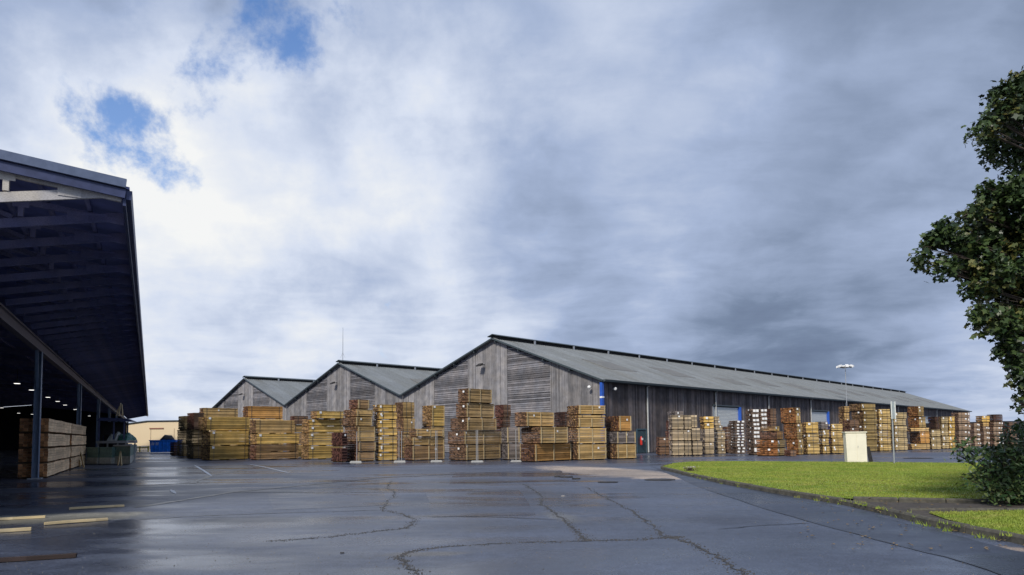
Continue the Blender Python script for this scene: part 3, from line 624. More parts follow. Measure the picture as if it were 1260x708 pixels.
 ('in the olive stack with dark ended packs on top', 3.0, [(39.04, 62.67, 1.0, 0.86, 0.56, 'tl'), (39.04, 62.67, 1.0, 0.86, 0.6, 'tl'), (39.04, 62.67, 1.0, 0.86, 0.68, 'tl'), (39.49, 62.67, 1.0, 0.4, 0.68, 'd'), (39.49, 62.67, 1.0, 0.4, 0.53, 'd')]),
 ('in the left column of the pale pair beside the bush', 3.0, [(40.92, 64.08, 1.0, 0.64, 0.6, 'tl'), (40.92, 64.08, 1.0, 0.64, 0.62, 'tl'), (40.92, 64.08, 1.0, 0.64, 0.54, 'tl'), (40.92, 64.08, 1.0, 0.64, 0.62, 'tl'), (40.92, 64.08, 1.0, 0.64, 0.7, 'tl')]),
 ('in the right column of the pale pair beside the bush', 3.0, [(41.83, 64.41, 1.0, 0.56, 0.59, 'yl'), (41.83, 64.41, 1.0, 0.56, 0.62, 'yl'), (41.83, 64.41, 1.0, 0.56, 0.54, 'yl'), (41.83, 64.41, 1.0, 0.56, 0.62, 'yl'), (41.83, 64.41, 1.0, 0.56, 0.7, 'yl')]),
 ('in the reddish stack with white tags left above the bush', 3.0, [(43.78, 65.93, 1.0, 1.16, 0.56, 'rw'), (43.78, 65.93, 1.0, 1.16, 0.6, 'rw'), (43.78, 65.93, 1.0, 1.16, 0.6, 'rw'), (43.78, 65.93, 1.0, 1.16, 0.64, 'rw'), (43.78, 65.93, 1.0, 1.16, 0.64, 'rw'), (43.78, 65.93, 1.0, 1.16, 0.48, 'rw')]),
 ('in the first pinkish stack behind the bush', 3.0, [(51.14, 74.43, 1.0, 0.65, 0.49, 'rw'), (51.14, 74.43, 1.0, 0.65, 0.45, 'rw'), (51.14, 74.43, 1.0, 0.65, 0.54, 'rw'), (51.14, 74.43, 1.0, 0.65, 0.54, 'rw'), (51.14, 74.43, 1.0, 0.65, 0.54, 'rw')]),
 ('in the pinkish stack carrying one yellow pack behind the bush', 3.0, [(52.01, 74.26, 1.0, 0.65, 0.57, 'rw'), (52.01, 74.26, 1.0, 0.65, 0.54, 'rw'), (52.01, 74.26, 1.0, 0.65, 0.54, 'rw'), (52.01, 74.26, 1.0, 0.65, 0.54, 'rw'), (52.01, 74.26, 1.0, 0.65, 0.45, 't'), (51.92, 74.26, 1.0, 0.84, 0.72, 'y')]),
 ('in the pinkish stack carrying one dark pack behind the bush', 3.0, [(52.78, 73.71, 1.0, 1.02, 0.57, 'rw'), (52.78, 73.71, 1.0, 1.02, 0.53, 'rw'), (52.78, 73.71, 1.0, 1.02, 0.53, 'rw'), (52.78, 73.71, 1.0, 1.02, 0.53, 'rw'), (52.78, 73.71, 1.0, 1.02, 0.53, 'rw'), (52.87, 73.71, 1.0, 1.02, 0.8, 'd')]),
 ('in the last brown stack at the right edge behind leaves', 3.0, [(55.18, 74.67, 1.0, 0.84, 0.63, 'r'), (55.18, 74.67, 1.0, 0.84, 0.72, 'r'), (55.18, 74.67, 1.0, 0.84, 0.72, 'r'), (55.18, 74.67, 1.0, 0.84, 0.54, 'r')]),
]

COLOUR = {'y': 'yellow', 't': 'tan', 'e': 'orange', 'b': 'brown', 'o': 'olive-brown', 'ol': 'olive', 'tl': 'pale tan', 'd': 'dark', 'r': 'reddish',
          's': 'dark red', 'g': 'grey', 'c': 'pale grey', 'w': 'white-tagged', 'rw': 'pinkish', 'f': 'orange-ended', 'yl': 'yellow', 'bl': 'brown'}
TIER = ['lowest', 'second-from-bottom', 'third-from-bottom', 'fourth-from-bottom', 'fifth-from-bottom', 'sixth-from-bottom', 'seventh-from-bottom', 'eighth-from-bottom', 'ninth-from-bottom', 'tenth-from-bottom']

def pack(x, y, z, a, w, L, h, sty, label, group, battens):
    t = thing('timber_pack', (x, y, z), a, label, 'timber pack', group)
    mats = TMAT[sty]; bh = 0.075 if h > 0.5 else 0.035
    b = MB(); z0 = bh
    if sty == 's':
        r = 0.055; row = 0; zc = z0 + r
        while zc + r <= h - 0.0:
            yc = r + (r if row % 2 else 0)
            while yc + r <= w:
                j = rnd.uniform(-.05, .03)
                b.tube([(j, yc, zc), (L + rnd.uniform(-.03, .03), yc, zc)], r * rnd.uniform(.85, .99), 7)
                b.m[-2] = 1; b.m[-1] = 1
                yc += 2 * r
            zc += 1.75 * r; row += 1
    else:
        rh = {'w': 0.06, 'c': 0.15, 'g': 0.075}.get(sty, 0.085 if h > 0.7 else 0.07)
        cw = {'c': 0.25, 'y': 0.2, 'yl': 0.2, 'f': 0.16}.get(sty, 0.15)
        nr = max(1, int(round((h - bh) / rh))); nc = max(3, int(round(w / cw)))
        grp = rnd.choice((2, 3))
        rh = (h - bh) / nr; cw = w / nc
        for r in range(nr):
            dj = rnd.uniform(-.012, .012)
            for c in range(nc):
                if 0 < r < nr - 1 and 0 < c < nc - 1 and False: continue
                ga = 0.022 if (r % grp == grp - 1 or sty == 'c') and r < nr - 1 else 0.006
                ja = rnd.uniform(-.02, .02); jb = rnd.uniform(-.02, .02)
                if rnd.random() < .05: ja -= .05
                yo = dj + rnd.uniform(-.006, .006)
                b.box(ja, L + jb, c * cw + .004 + yo, (c + 1) * cw - .004 + yo, z0 + r * rh, z0 + (r + 1) * rh - ga - (0.012 if r == nr - 1 and rnd.random() < .25 else 0), 0, 1)
    b.build('boards', mats, t, kind='stuff')
    # bearers
    nb = 2 if L < 2.2 else 3
    bm = MB(); bm.box(-.04, .04, .02, w - .02, 0.0, bh - .002); me = bm.mesh('bearer', M_bearer)
    for i in range(nb):
        link('bearer', me, t, (.15 + (L - .3) * i / (nb - 1), 0, 0))
    if battens:
        bm = MB(); bm.box(-.035, .035, -.045, -.02, bh, h - .01); me = bm.mesh('batten', M_batten)
        k = 3 if L > 1.6 else 2
        for i in range(k):
            link('batten', me, t, (.09 + (L - .18) * i / (k - 1), 0, 0))
    elif sty not in ('s',):
        sx = (.3, L - .3) if L > 1.0 else (L / 2,)
        bm = MB(); bm.box(-.014, .014, -.026, -.020, bh, h + .004); bm.box(-.014, .014, -.026, w + .026, h + .001, h + .007); me = bm.mesh('strap', M_strap)
        for q in sx: link('strap', me, t, (q, 0, 0))
    # white labels
    tg = []
    if sty in ('yl', 'ol', 'tl'): tg = [(.12, h - .22, .11, .15)] + ([(.16, h * .45, .09, .12)] if rnd.random() < .35 and h > .5 else [])
    elif sty == 'f': tg = [(.10, h - .18, .14, .12), (.18, h * .5, .08, .16)]
    elif sty == 'w': tg = [(L * .30, h * .45, .20, h * .5), (L * .72, h * .45, .20, h * .5)]
    elif sty == 'rw': tg = [(L * .6, h - .22, .16, .12), (L * .88, h * .5, .10, .16)]
    elif sty == 'bl': tg = [(.12, h - .14, .12, .12)] if rnd.random() < .8 else []
    elif sty == 'y': tg = [(.25, h - .20, .18, .16)]
    elif sty == 'c': tg = [(L * .6, h - .15, .12, .1)] if rnd.random() < .5 else []
    elif rnd.random() < .3: tg = [(rnd.uniform(.15, .8) * L, h * .7, .12, .12)]
    for (tx, tz, tw, th) in tg:
        tx += rnd.uniform(-.03, .05)
        bm = MB(); bm.quadbox(((tx - tw / 2, -.036, tz), (tx + tw / 2, -.036, tz - .01), (tx + tw / 2, -.028, tz - .01), (tx - tw / 2, -.028, tz),
                               (tx - tw / 2, -.036, tz + th), (tx + tw / 2, -.036, tz + th), (tx + tw / 2, -.028, tz + th), (tx - tw / 2, -.028, tz + th)))
        bm.build('paper_tag', M_tag, t)
    if sty in ('f', 'w', 'bl', 'yl', 'ol') and rnd.random() < .7:
        yy = w * rnd.uniform(.15, .4); zt = h * .72
        bm = MB(); bm.box(-.075, -.066, yy - .08, yy + .08, zt, zt + min(.13, h * .3)); bm.build('paper_tag', M_tag, t)
    return t

for phr, ang, rows in STACKS:
    z = 0.0; n = len(rows)
    bat = any(s in phr for s in ('tallest stack', 'stepped stack with', 'battened', 'last stack before', 'fence post', 'single large', 'slim stack')) and 'seven' not in phr
    for i, (x, y, w, L, h, sty) in enumerate(rows):
        if n == 1: head = ''
        elif i == n - 1: head = 'topmost '
        else: head = TIER[i] + ' '
        lab = head + COLOUR[sty] + (' crate ' if sty == 'c' else ' pack ') + phr
        pack(x + (rnd.uniform(-.05, .05) if i else 0), y, z, rad(ang) + rnd.uniform(-.025, .025), w, L, h, sty, lab, 'packs of timber stacked in the yard', bat and sty in ('t', 'e', 'bl', 'b', 'g', 'y') and h > .4)
        z += h + 0.002

# ------------------------------------------------------------------ warehouses
HW = 28.4; RID = 13.6; EAV = 6.5; TOP = 11.35; LEN = 137.0
def roofz(y): return EAV + (TOP - EAV) * (y / RID if y <= RID else (HW - y) / (HW - RID))
def vboards(x, ya, yb, zf, bw=0.19, zb=0.05, th=0.03):
    m = MB(); y = ya
    while y < yb - 0.02:
        y2 = min(y + bw, yb); off = rnd.uniform(0, .02)
        A, B = y + .006, y2 - .006
        m.quadbox(((x - th - off, B, zb), (x - th - off, A, zb), (x, A, zb), (x, B, zb),
                   (x - th - off, B, zf(B)), (x - th - off, A, zf(A)), (x, A, zf(A)), (x, B, zf(B))))
        y = y2
    return m
def hboards(x, ya, yb, zf, bh=0.2):
    m = MB(); z = 0.05; tz = max(zf(ya), zf(yb))
    while z < tz:
        z2 = z + bh - rnd.uniform(0.004, .05)
        # y range where roof is above z2
        A, B = ya + rnd.uniform(0, .03), yb - rnd.uniform(0, .03)
        if zf(ya) < zf(yb):
            while A < yb and zf(A) < z2: A += 0.05
        else:
            while B > ya and zf(B) < z2: B -= 0.05
        if B - A > .15:
            o1 = rnd.uniform(0, .025); sag = rnd.uniform(-.02, .02)
            m.quadbox(((x - .045 - o1, B, z), (x - .045 - o1, A, z + sag), (x, A, z + sag), (x, B, z), (x - .015 - o1, B, z2), (x - .015 - o1, A, z2 + sag), (x, A, z2 + sag), (x, B, z2)))
        z += bh
    return m

def warehouse(idx, label, near):
    global RID
    RID = (13.0, 13.6, 13.9)[idx]
    org = Vector((7.6, 57.0, 0)) + Vector((-.7071, .7071, 0)) * HW * idx
    t = thing('warehouse', org, rad(45), label, 'warehouse')
    # gable sheathing set back behind the boards
    m = MB(); o = 0
    yA = 0.12
    m.v += [(0.02, yA, 0), (0.02, HW - .02, 0), (0.02, HW - .02, roofz(HW - .02) - .08), (0.02, RID, TOP - .08), (0.02, yA, roofz(yA) - .08),
            (0.2, yA, 0), (0.2, HW - .02, 0), (0.2, HW - .02, roofz(HW - .02) - .08), (0.2, RID, TOP - .08), (0.2, yA, roofz(yA) - .08)]
    m.f += [(0, 4, 3, 2, 1), (5, 6, 7, 8, 9), (0, 1, 6, 5), (1, 2, 7, 6), (2, 3, 8, 7), (3, 4, 9, 8), (4, 0, 5, 9)]; m.m += [0] * 7
    m.build('gable_wall', M_inside, t)
    zf = lambda y: roofz(min(max(y, 0), HW)) - 0.10
    q = HW / 5
    cuts = [0, q, 2 * q, 3 * q, 4 * q, HW]
    for k in range(5):
        a, b = cuts[k] + .05, cuts[k + 1] - .05
        if k % 2 == 0:
            if k == 2:   # holds the ridge: two runs so that each top follows its slope
                mm = vboards(0, a, RID, zf); m2 = vboards(0, RID, b, zf)
                o = len(mm.v); mm.v += m2.v; mm.f += [tuple(i + o for i in f) for f in m2.f]; mm.m += m2.m
            else: mm = vboards(0, a, b, zf)
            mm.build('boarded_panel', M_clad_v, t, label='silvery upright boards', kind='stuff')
        else:
            hboards(0, a, b, zf).build('boarded_panel', M_clad_h, t, label='darker rough horizontal boards', kind='stuff')
    for k in range(1, 5):
        m = MB(); m.box(-.08, 0, cuts[k] - .05, cuts[k] + .05, 0.02, zf(cuts[k]) - .02); m.build('cover_strip', M_clad_v, t)
    # roof slopes, corrugated
    def slope(y0, z0, y1, z1, xa, xb, name='roof_slope', mat=M_roof):
        m = MB(); pitch = 0.34; n = int((xb - xa) / pitch); prof = []
        for i in range(n):
            x = xa + i * pitch
            prof += [(x, 0), (x + pitch * .55, 0), (x + pitch * .68, .045), (x + pitch * .87, .045)]
        prof.append((xa + n * pitch, 0))
        for (x, dz) in prof: m.v += [(x, y0, z0 + dz), (x, y1, z1 + dz)]
        for i in range(len(prof) - 1):
            m.f.append((2 * i, 2 * i + 2, 2 * i + 3, 2 * i + 1)); m.m.append(0)
        # underside
        o = len(m.v); m.v += [(xa, y0, z0 - .09), (xb, y0, z0 - .09), (xb, y1, z1 - .09), (xa, y1, z1 - .09)]; m.f.append((o, o + 3, o + 2, o + 1)); m.m.append(0)
        return m.build(name, mat, t)
    oh = 0.45
    slp = (TOP - EAV) / RID
    ye = -0.55 if idx == 0 else 0.06
    slope(ye, EAV + slp * ye, RID - .02, TOP, -oh, LEN)
    slope(HW - .06, roofz(HW - .06), RID + .02, TOP, -oh, LEN)
    # verge boards along the gable
    for (ya, yb) in ((ye, RID), (HW - .06, RID)):
        za = EAV + slp * ya if ya < RID else roofz(ya)
        m = MB(); m.bar((-oh - .06, ya, za - .05), (-oh - .06, yb, TOP - .05), .07, .14); m.build('verge_board', M_trim, t)
    # purlin ends under the verge
    for k in range(1, 9):
        y = k * HW / 9
        m = MB(); m.box(-oh, 0, y - .05, y + .05, roofz(y) - .33, roofz(y) - .13); m.build('purlin_end', M_trim, t)
    # raised ridge vent
    vend = LEN
    m = MB(); zl, zh, th_ = TOP + .16, TOP + .36, .06
    m.quadbox(((-oh, RID - .7, zl), (vend, RID - .7, zl), (vend, RID, zh), (-oh, RID, zh), (-oh, RID - .7, zl + th_), (vend, RID - .7, zl + th_), (vend, RID, zh + th_), (-oh, RID, zh + th_)))
    m.quadbox(((-oh, RID + .002, zh), (vend, RID + .002, zh), (vend, RID + .7, zl), (-oh, RID + .7, zl), (-oh, RID + .002, zh + th_), (vend, RID + .002, zh + th_), (vend, RID + .7, zl + th_), (-oh, RID + .7, zl + th_)))
    m.build('ridge_vent_cap', M_trim, t)
    m = MB(); m.box(-oh + .3, vend, RID - .42, RID + .42, TOP - .14, TOP + .2); m.build('ridge_vent_throat', M_inside, t)
    x = 5.0
    bm = MB(); bm.box(-.12, .12, -.06, .0, -.24, .16); me = bm.mesh('vent_bracket', M_galv)
    while x < LEN:
        link('vent_bracket', me, t, (x, RID - .66, TOP)); x += 6.3
    # rooflights on the right hand slope
    nl = 3 if idx else 11
    for k in range(nl):
        x0 = 6.5 + k * 11.5; dy0, dy1 = .30, .56
        if idx == 0 and k % 3 == 2: dy0, dy1 = .22, .42
        ya, yb = RID * dy0, RID * dy1; za, zb = EAV + slp * ya, EAV + slp * yb
        m = MB(); wd = 4.6 if idx == 0 else 3.6
        m.quadbox(((x0, ya, za + .02), (x0 + wd, ya, za + .02), (x0 + wd, yb, zb + .02), (x0, yb, zb + .02), (x0, ya, za + .07), (x0 + wd, ya, za + .07), (x0 + wd, yb, zb + .07), (x0, yb, zb + .07)))
        m.build('rooflight', M_rlight, t)
    # floodlight on the middle of the gable
    m = MB(); m.bar((0, 14.6, 8.9), (-.55, 14.6, 8.8), .07); m.quadbox(((-.95, 14.3, 8.62), (-.95, 14.9, 8.62), (-.5, 14.9, 8.75), (-.5, 14.3, 8.75), (-.95, 14.3, 8.74), (-.95, 14.9, 8.74), (-.5, 14.9, 8.98), (-.5, 14.3, 8.98)))
    m.build('floodlight', M_iron, t)
    return t

def long_wall(t):
    doors = [(18.9, 24.8), (45.2, 50.9), (71.5, 77.2), (97.8, 103.5)]
    dz = 4.6
    m = MB(); edges = [0.12]
    for a, b in doors: edges += [a, b]
    edges.append(LEN)
    for i in range(0, len(edges), 2): m.box(edges[i], edges[i + 1], .05, .2, 0, EAV - .25)
    for a, b in doors: m.box(a, b, .05, .2, dz, EAV - .25)
    m.build('side_wall', M_inside, t)
    # board panels between the downpipes
    step = 12.9; pipes = [6.7 + 12.75 * k for k in range(11)]
    seams = [0.0] + pipes
    seams = [s for s in seams if s < LEN] + [LEN]
    for a, b in zip(seams, seams[1:]):
        m = MB(); x = a + .06
        while x < b - .08:
            x2 = min(x + .2, b - .06); off = rnd.uniform(0, .022); zb = .05; cx = (x + x2) / 2
            for da, db in doors:
                if da < cx < db: zb = dz + .16
            if not (5.05 < cx < 6.6) or True:
                zz0 = 2.15 if 5.05 < cx < 6.55 else zb
                m.box(x + .006, x2 - .006, -off - .025, .05, zz0, EAV - .32)
            x = x2
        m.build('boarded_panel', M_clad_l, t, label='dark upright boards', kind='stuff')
    for p in pipes:
        if p < LEN:
            m = MB(); m.tube([(p, -.16, 0.05), (p, -.16, EAV - .5), (p, -.42, EAV - .32)], .075, 8); m.build('downpipe', M_pipe, t)
    for k in range(10):
        p = 13.1 + 12.75 * k
        if not any(a - .3 < p < b + .3 for a, b in doors):
            m = MB(); m.box(p - .05, p + .05, -.07, -.05, .1, EAV - .35); m.build('cover_strip', M_clad_v, t)
    m = MB(); m.quadbox(((-.45, -.78, EAV - .34), (LEN, -.78, EAV - .34), (LEN, -.56, EAV - .34), (-.45, -.56, EAV - .34), (-.45, -.82, EAV - .17), (LEN, -.82, EAV - .17), (LEN, -.56, EAV - .17), (-.45, -.56, EAV - .17)))
    m.build('gutter', M_trim, t)
    m = MB(); m.box(-.4, LEN, -.56, -.03, EAV - .36, EAV - .30); m.build('soffit', M_trim, t)
    for i, (a, b) in enumerate(doors):
        d = link('roller_door', None, t, label='closed pale roller shutter' if i < 2 else None)
        m = MB(); z = .03
        while z < dz - .1:
            m.quadbox(((a + .15, -.01, z), (b - .15, -.01, z), (b - .15, .04, z), (a + .15, .04, z), (a + .15, -.035, z + .09), (b - .15, -.035, z + .09), (b - .15, .04, z + .145), (a + .15, .04, z + .145))); z += .15
        m.build('shutter_curtain', M_shutter, d)
        for k, (p, mt) in enumerate(((a, M_galv), (b - .15, M_blue))):
            m = MB(); m.box(p, p + (.15 if k == 0 else .16), -.10 if k == 0 else -.34, .045, .02, dz); m.build('door_jamb', mt, d)
        m = MB(); m.box(a - .05, b + .05, -.20, .045, dz + .003, dz + .15); m.build('door_header', M_trim, d)
    d = link('door', None, t, label='small dark green personnel door')
    m = MB(); m.box(5.12, 6.48, -.02, .045, .03, 2.05); m.build('door_leaf', M_dgreen, d)
    m = MB(); m.box(5.0, 5.12, -.08, .045, .03, 2.1); m.box(6.48, 6.6, -.08, .045, .03, 2.1); m.box(5.0, 6.6, -.085, .045, 2.102, 2.2); m.build('door_frame', simple('door_frame_blue', (.05, .10, .13), .5), d)
    m = MB(); m.bar((6.3, -.06, 1.0), (6.3, -.06, 1.15), .03); m.build('door_handle', M_galv, d)
w0 = warehouse(0, 'nearest grey timber warehouse with the highest gable and long dark side wall', True)
long_wall(w0)
warehouse(1, 'middle grey timber warehouse with thin mast at its gable peak', False)
warehouse(2, 'farthest left grey timber warehouse gable showing one rooflight', False)

W = Matrix.Translation((7.6, 57, 0)) @ Matrix.Rotation(rad(45), 4, 'Z')
def wp(s, y, z): return W @ Vector((s, y, z))
t = thing('corner_column', wp(-.3, -.3, 0), rad(45), 'royal blue column with white band at the warehouse corner under the eave', 'column')
m = MB(); m.box(-.10, .16, -.10, .16, 0, 6.1); m.build('column_shaft', M_blue, t)
m = MB(); m.box(-.115, .175, -.115, .175, 4.78, 4.93); m.build('white_band', M_white, t)
for nm, p, ax in (('left', wp(-.2, .9, 5.75), 'white ball floodlight on the gable wall left of the blue column'), ('right', wp(1.3, -.2, 5.6), 'white ball floodlight on the side wall right of the blue column')):
    t = thing('wall_lamp', p, rad(45), ax, 'lamp', 'wall lamps at the warehouse corner')
    m = MB(); m.tube([(0, 0, 0), (-.25 if nm == 'left' else 0, -.25 if nm == 'right' else 0, .1)], .03, 6); m.build('lamp_arm', M_galv, t)
    m = MB(); cx, cy = (-.3, 0) if nm == 'left' else (0, -.3)
    m.tube([(cx, cy, -.14), (cx, cy, -.08), (cx, cy, .04), (cx, cy, .12), (cx, cy, .16)], [.05, .13, .16, .11, .04], 10); m.build('lamp_globe', M_white, t)
t = thing('fire_extinguisher', wp(5.55, -.16, .72), rad(45), 'red fire extinguisher with white tag hung by the dark green door', 'fire extinguisher')
m = MB(); m.tube([(0, 0, 0), (0, 0, .05), (0, 0, .62), (0, 0, .74), (0, 0, .8)], [.08, .11, .11, .06, .03], 10); m.build('cylinder_body', M_red, t)
m = MB(); m.box(-.12, .12, -.135, -.115, .45, .65); m.build('white_tag', M_tag, t)
m = MB(); m.tube([(0, 0, .78), (.1, -.02, .84), (.17, -.02, .7), (.17, -.02, .35)], .018, 6); m.build('hose', M_iron, t)
# thin mast on the ridge of the middle warehouse
rp = wp(0.2, HW + 13.6, TOP + .4)
t = thing('radio_mast', rp, 0, 'thin bare mast rising from the middle warehouse gable peak', 'mast')
m = MB(); m.tube([(0, 0, -.1), (0, 0, 2.6), (0, 0, 4.3)], [.045, .035, .02], 6); m.build('mast_tube', M_galv, t)
m = MB(); m.bar((-.3, 0, .3), (0, 0, 1.0), .03); m.bar((.3, 0, .3), (0, 0, 1.0), .03); m.build('mast_stay', M_galv, t)

# high mast light in the yard
hm = (47.39, 95.00, 10.97)
t = thing('high_mast_light', (hm[0], hm[1], 0), 0, 'tall high mast with a ring of white floodlights above the long roof', 'light mast')
m = MB(); m.tube([(0, 0, 0), (0, 0, hm[2] * .5), (0, 0, hm[2])], [.07, .055, .05], 8); m.build('mast_tube', M_galv, t)
m = MB()
for k in range(12):
    a, b = 2 * math.pi * k / 12, 2 * math.pi * (k + 1) / 12
    m.bar((.8 * math.cos(a), .8 * math.sin(a), hm[2]), (.8 * math.cos(b), .8 * math.sin(b), hm[2]), .07)
for k in range(4):
    a = math.pi * k / 2; m.bar((0, 0, hm[2] - .1), (.8 * math.cos(a), .8 * math.sin(a), hm[2]), .06)
m.build('head_ring', M_iron, t)
bm = MB(); bm.quadbox(((-.2, -.2, -.05), (.2, -.2, -.05), (.2, .2, .10), (-.2, .2, .10), (-.2, -.2, .20), (.2, -.2, .20), (.2, .2, .36), (-.2, .2, .36))); me = bm.mesh('floodlight', M_white)
for k in range(6):
    a = 2 * math.pi * k / 6 + .3
    link('floodlight', me, t, (.95 * math.cos(a), .95 * math.sin(a), hm[2] - .02), (0, 0, a + math.pi / 2))

# ------------------------------------------------------------------ low buildings at the edges
B = Vector((-84.0, 143.0))
t = thing('low_building', (B.x - 30, B.y, 0), 0, 'low beige clad building behind the blue container beyond the yard', 'building')
prof = [(0, 4.2), (30, 4.85), (36.3, 5.62), (62, 5.7)]
m = MB()
for (xa, za), (xb, zb) in zip(prof, prof[1:]):
    m.quadbox(((xa, 0, 0), (xb, 0, 0), (xb, 22, 0), (xa, 22, 0), (xa, 0, za), (xb, 0, zb), (xb, 22, zb), (xa, 22, za)))
m.build('wall', M_beige, t)
m = MB()
for (xa, za), (xb, zb) in zip(prof, prof[1:]): m.bar((xa, -.1, za + .1), (xb, -.1, zb + .1), .3, .2)
m.build('roof_edge', M_trim, t)
m = MB(); m.box(36.8, 39.8, -.12, -.01, 4.0, 4.25); m.build('pipe_run', simple('brown_pipe', (.25, .11, .07), .6), t)
mj = simple('joint', (.46, .36, .24), .7)
for k in range(12):
    m = MB(); m.box(2 + k * 5, 2.1 + k * 5, -.05, -.002, 0, 4.1); m.build('cladding_joint', mj, t)
m = MB(); m.box(0, 62, -.06, -.003, 0, .5); m.build('plinth', M_conc, t)
t = thing('yellow_barrier', (-53.44, 96.50)+(0,), rad(-20), 'low yellow barrier rail left of the blue container', 'barrier')
m = MB()
for x in (-1.6, 0, 1.6): m.box(x - .06, x + .06, -.06, .06, 0, .8)
m.build('barrier_post', M_yellow, t)
m = MB(); m.box(-1.8, 1.8, -.095, -.062, .55, .72); m.build('barrier_rail', M_yellow, t)

bx = (70.32, 96.00, 3.02)
t = thing('low_building', (bx[0], bx[1], 0), rad(8), 'low dark flat roofed building behind leaves at the right edge', 'building')
m = MB(); m.box(0, 30, 0, 15, 0, 2.3); m.build('wall', simple('dull_wall', (.16, .15, .15), .8), t)
m = MB(); m.box(-.4, 30.4, -.4, 15.4, 2.302, 3.1); m.build('roof_edge', simple('dark_fascia', (.03, .028, .032), .6), t)
for k in range(7):
    m = MB(); m.box(1.5 + k * 4, 3.8 + k * 4, -.04, .02, .9, 2.0); m.build('window', simple('dark_glass', (.05, .06, .07), .15) if k == 0 else bpy.data.materials['dark_glass'], t)

# blue container
cb = (-45.08, 83.62)
t = thing('blue_container', (cb[0], cb[1], 0), rad(5), 'bright blue steel waste container with white marks left of the timber stacks', 'container')
m = MB(); m.quadbox(((0.1, 0, .12), (3.1, 0, .12), (3.1, 1.7, .12), (.1, 1.7, .12), (0, -.1, 1.55), (3.15, -.1, 1.55), (3.15, 1.8, 1.55), (0, 1.8, 1.55))); m.build('container_body', M_bluebin, t)
for k in range(7):
    x = .15 + k * .48
    m = MB(); m.quadbox(((x, -.07, .14), (x + .09, -.07, .14), (x + .09, .02, .14), (x, .02, .14), (x, -.17, 1.53), (x + .09, -.17, 1.53), (x + .09, -.05, 1.53), (x, -.05, 1.53))); m.build('side_rib', M_bluebin, t)
m = MB(); m.box(-.05, 3.2, -.2, 1.85, 1.552, 1.64); m.build('top_rim', M_bluebin, t)
for x in (.32, .52, .80, 1.0):
    m = MB(); m.bar((x, -.135, 1.0), (x + .04, -.155, 1.35), .07, .02, up=(0, 1, 0)); m.build('white_mark', M_white, t)
m = MB(); m.tube([(.9, .8, 1.6), (1.5, .8, 1.85), (2.2, .8, 1.8), (2.6, .8, 1.6)], [.1, .45, .4, .1], 8); m.build('load_heap', M_iron, t)

# ------------------------------------------------------------------ open shed on the left
E0 = Vector((-7.95, 13.5, 0)); SROT = math.atan2(.8804, -.4742)
t = thing('open_shed', E0, SROT, 'long navy open sided timber shed with cantilever canopy on the left', 'shed')
SL = 141.4; PY = 3.7; BACK = 34.0
def rz_(y): return 6.83 + .10 * y if y < 19 else 6.83 + 1.9 - .10 * (y - 19)
m = MB()
m.quadbox(((0, -.12, rz_(-.12) - .05), (SL, -.12, rz_(-.12) - .05), (SL, 19, rz_(19) - .05), (0, 19, rz_(19) - .05), (0, -.12, rz_(-.12)), (SL, -.12, rz_(-.12)), (SL, 19, rz_(19)), (0, 19, rz_(19))))
m.build('roof_slope', M_shedroof, t)
m = MB()
m.quadbox(((0, 19.002, rz_(19) - .05), (SL, 19.002, rz_(19) - .05), (SL, BACK + .5, rz_(BACK) - .05), (0, BACK + .5, rz_(BACK) - .05), (0, 19.002, rz_(19)), (SL, 19.002, rz_(19)), (SL, BACK + .5, rz_(BACK)), (0, BACK + .5, rz_(BACK))))
m.build('roof_slope', M_shedroof, t)
# purlins under the canopy sheet
me_b = MB(); me_b.box(0, SL, -.04, .04, -.16, -.052); me = me_b.mesh('purlin', M_truss)
for y in (.7, 1.5, 2.3, 3.1, 5, 7, 9, 11, 13, 15, 17): link('purlin', me, t, (0.2, y, rz_(y) - .003))
# trusses
def truss(mat):
    m = MB()
    zb = lambda y: 6.63 - .2 * y
    zt = lambda y: rz_(y) - .22
    m.bar((0, .02, zt(.0) - .03), (0, PY - .2, zt(PY) - .03), .07, .13)
    m.bar((.0, .02, zb(0) + .09), (0, PY - .2, zb(PY) + .09), .06, .19)
    m.bar((0.002, 1.95, zb(1.95) + .19), (0.002, 1.95, zt(1.95) - .10), .10, .10, up=(0, 1, 0))
    m.bar((.004, .35, zb(.35) + .12), (.004, .95, zt(.95) - .05), .05, .12, up=(0, 1, 0))
    m.bar((.003, 2.1, zb(2.1) + .19), (.003, 3.2, zt(3.2) - .10), .06, .10)
    m.box(-.045, -.036, .72, 1.12, zt(.9) - .22, zt(.9) - .0)
    m.box(-.045, -.036, 1.8, 2.1, zt(1.95) - .17, zt(1.95) + .03)
    return m.mesh('truss', mat)
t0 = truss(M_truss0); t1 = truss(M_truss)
n = int(SL / 1.7)
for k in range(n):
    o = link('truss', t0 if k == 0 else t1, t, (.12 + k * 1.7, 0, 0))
    if k == 0: o['label'] = 'end truss coloured pale as if lit'
# rafters inside the shed
bm = MB(); bm.box(-.08, .08, PY + .3, 18.8, 0, .3)
bm = MB(); bm.bar((0, PY + .25, rz_(PY) - .40), (0, 18.9, rz_(18.9) - .40), .12, .35); me = bm.mesh('rafter', M_truss)
for k in range(17): link('rafter', me, t, (.3 + k * 8.5, 0, 0))
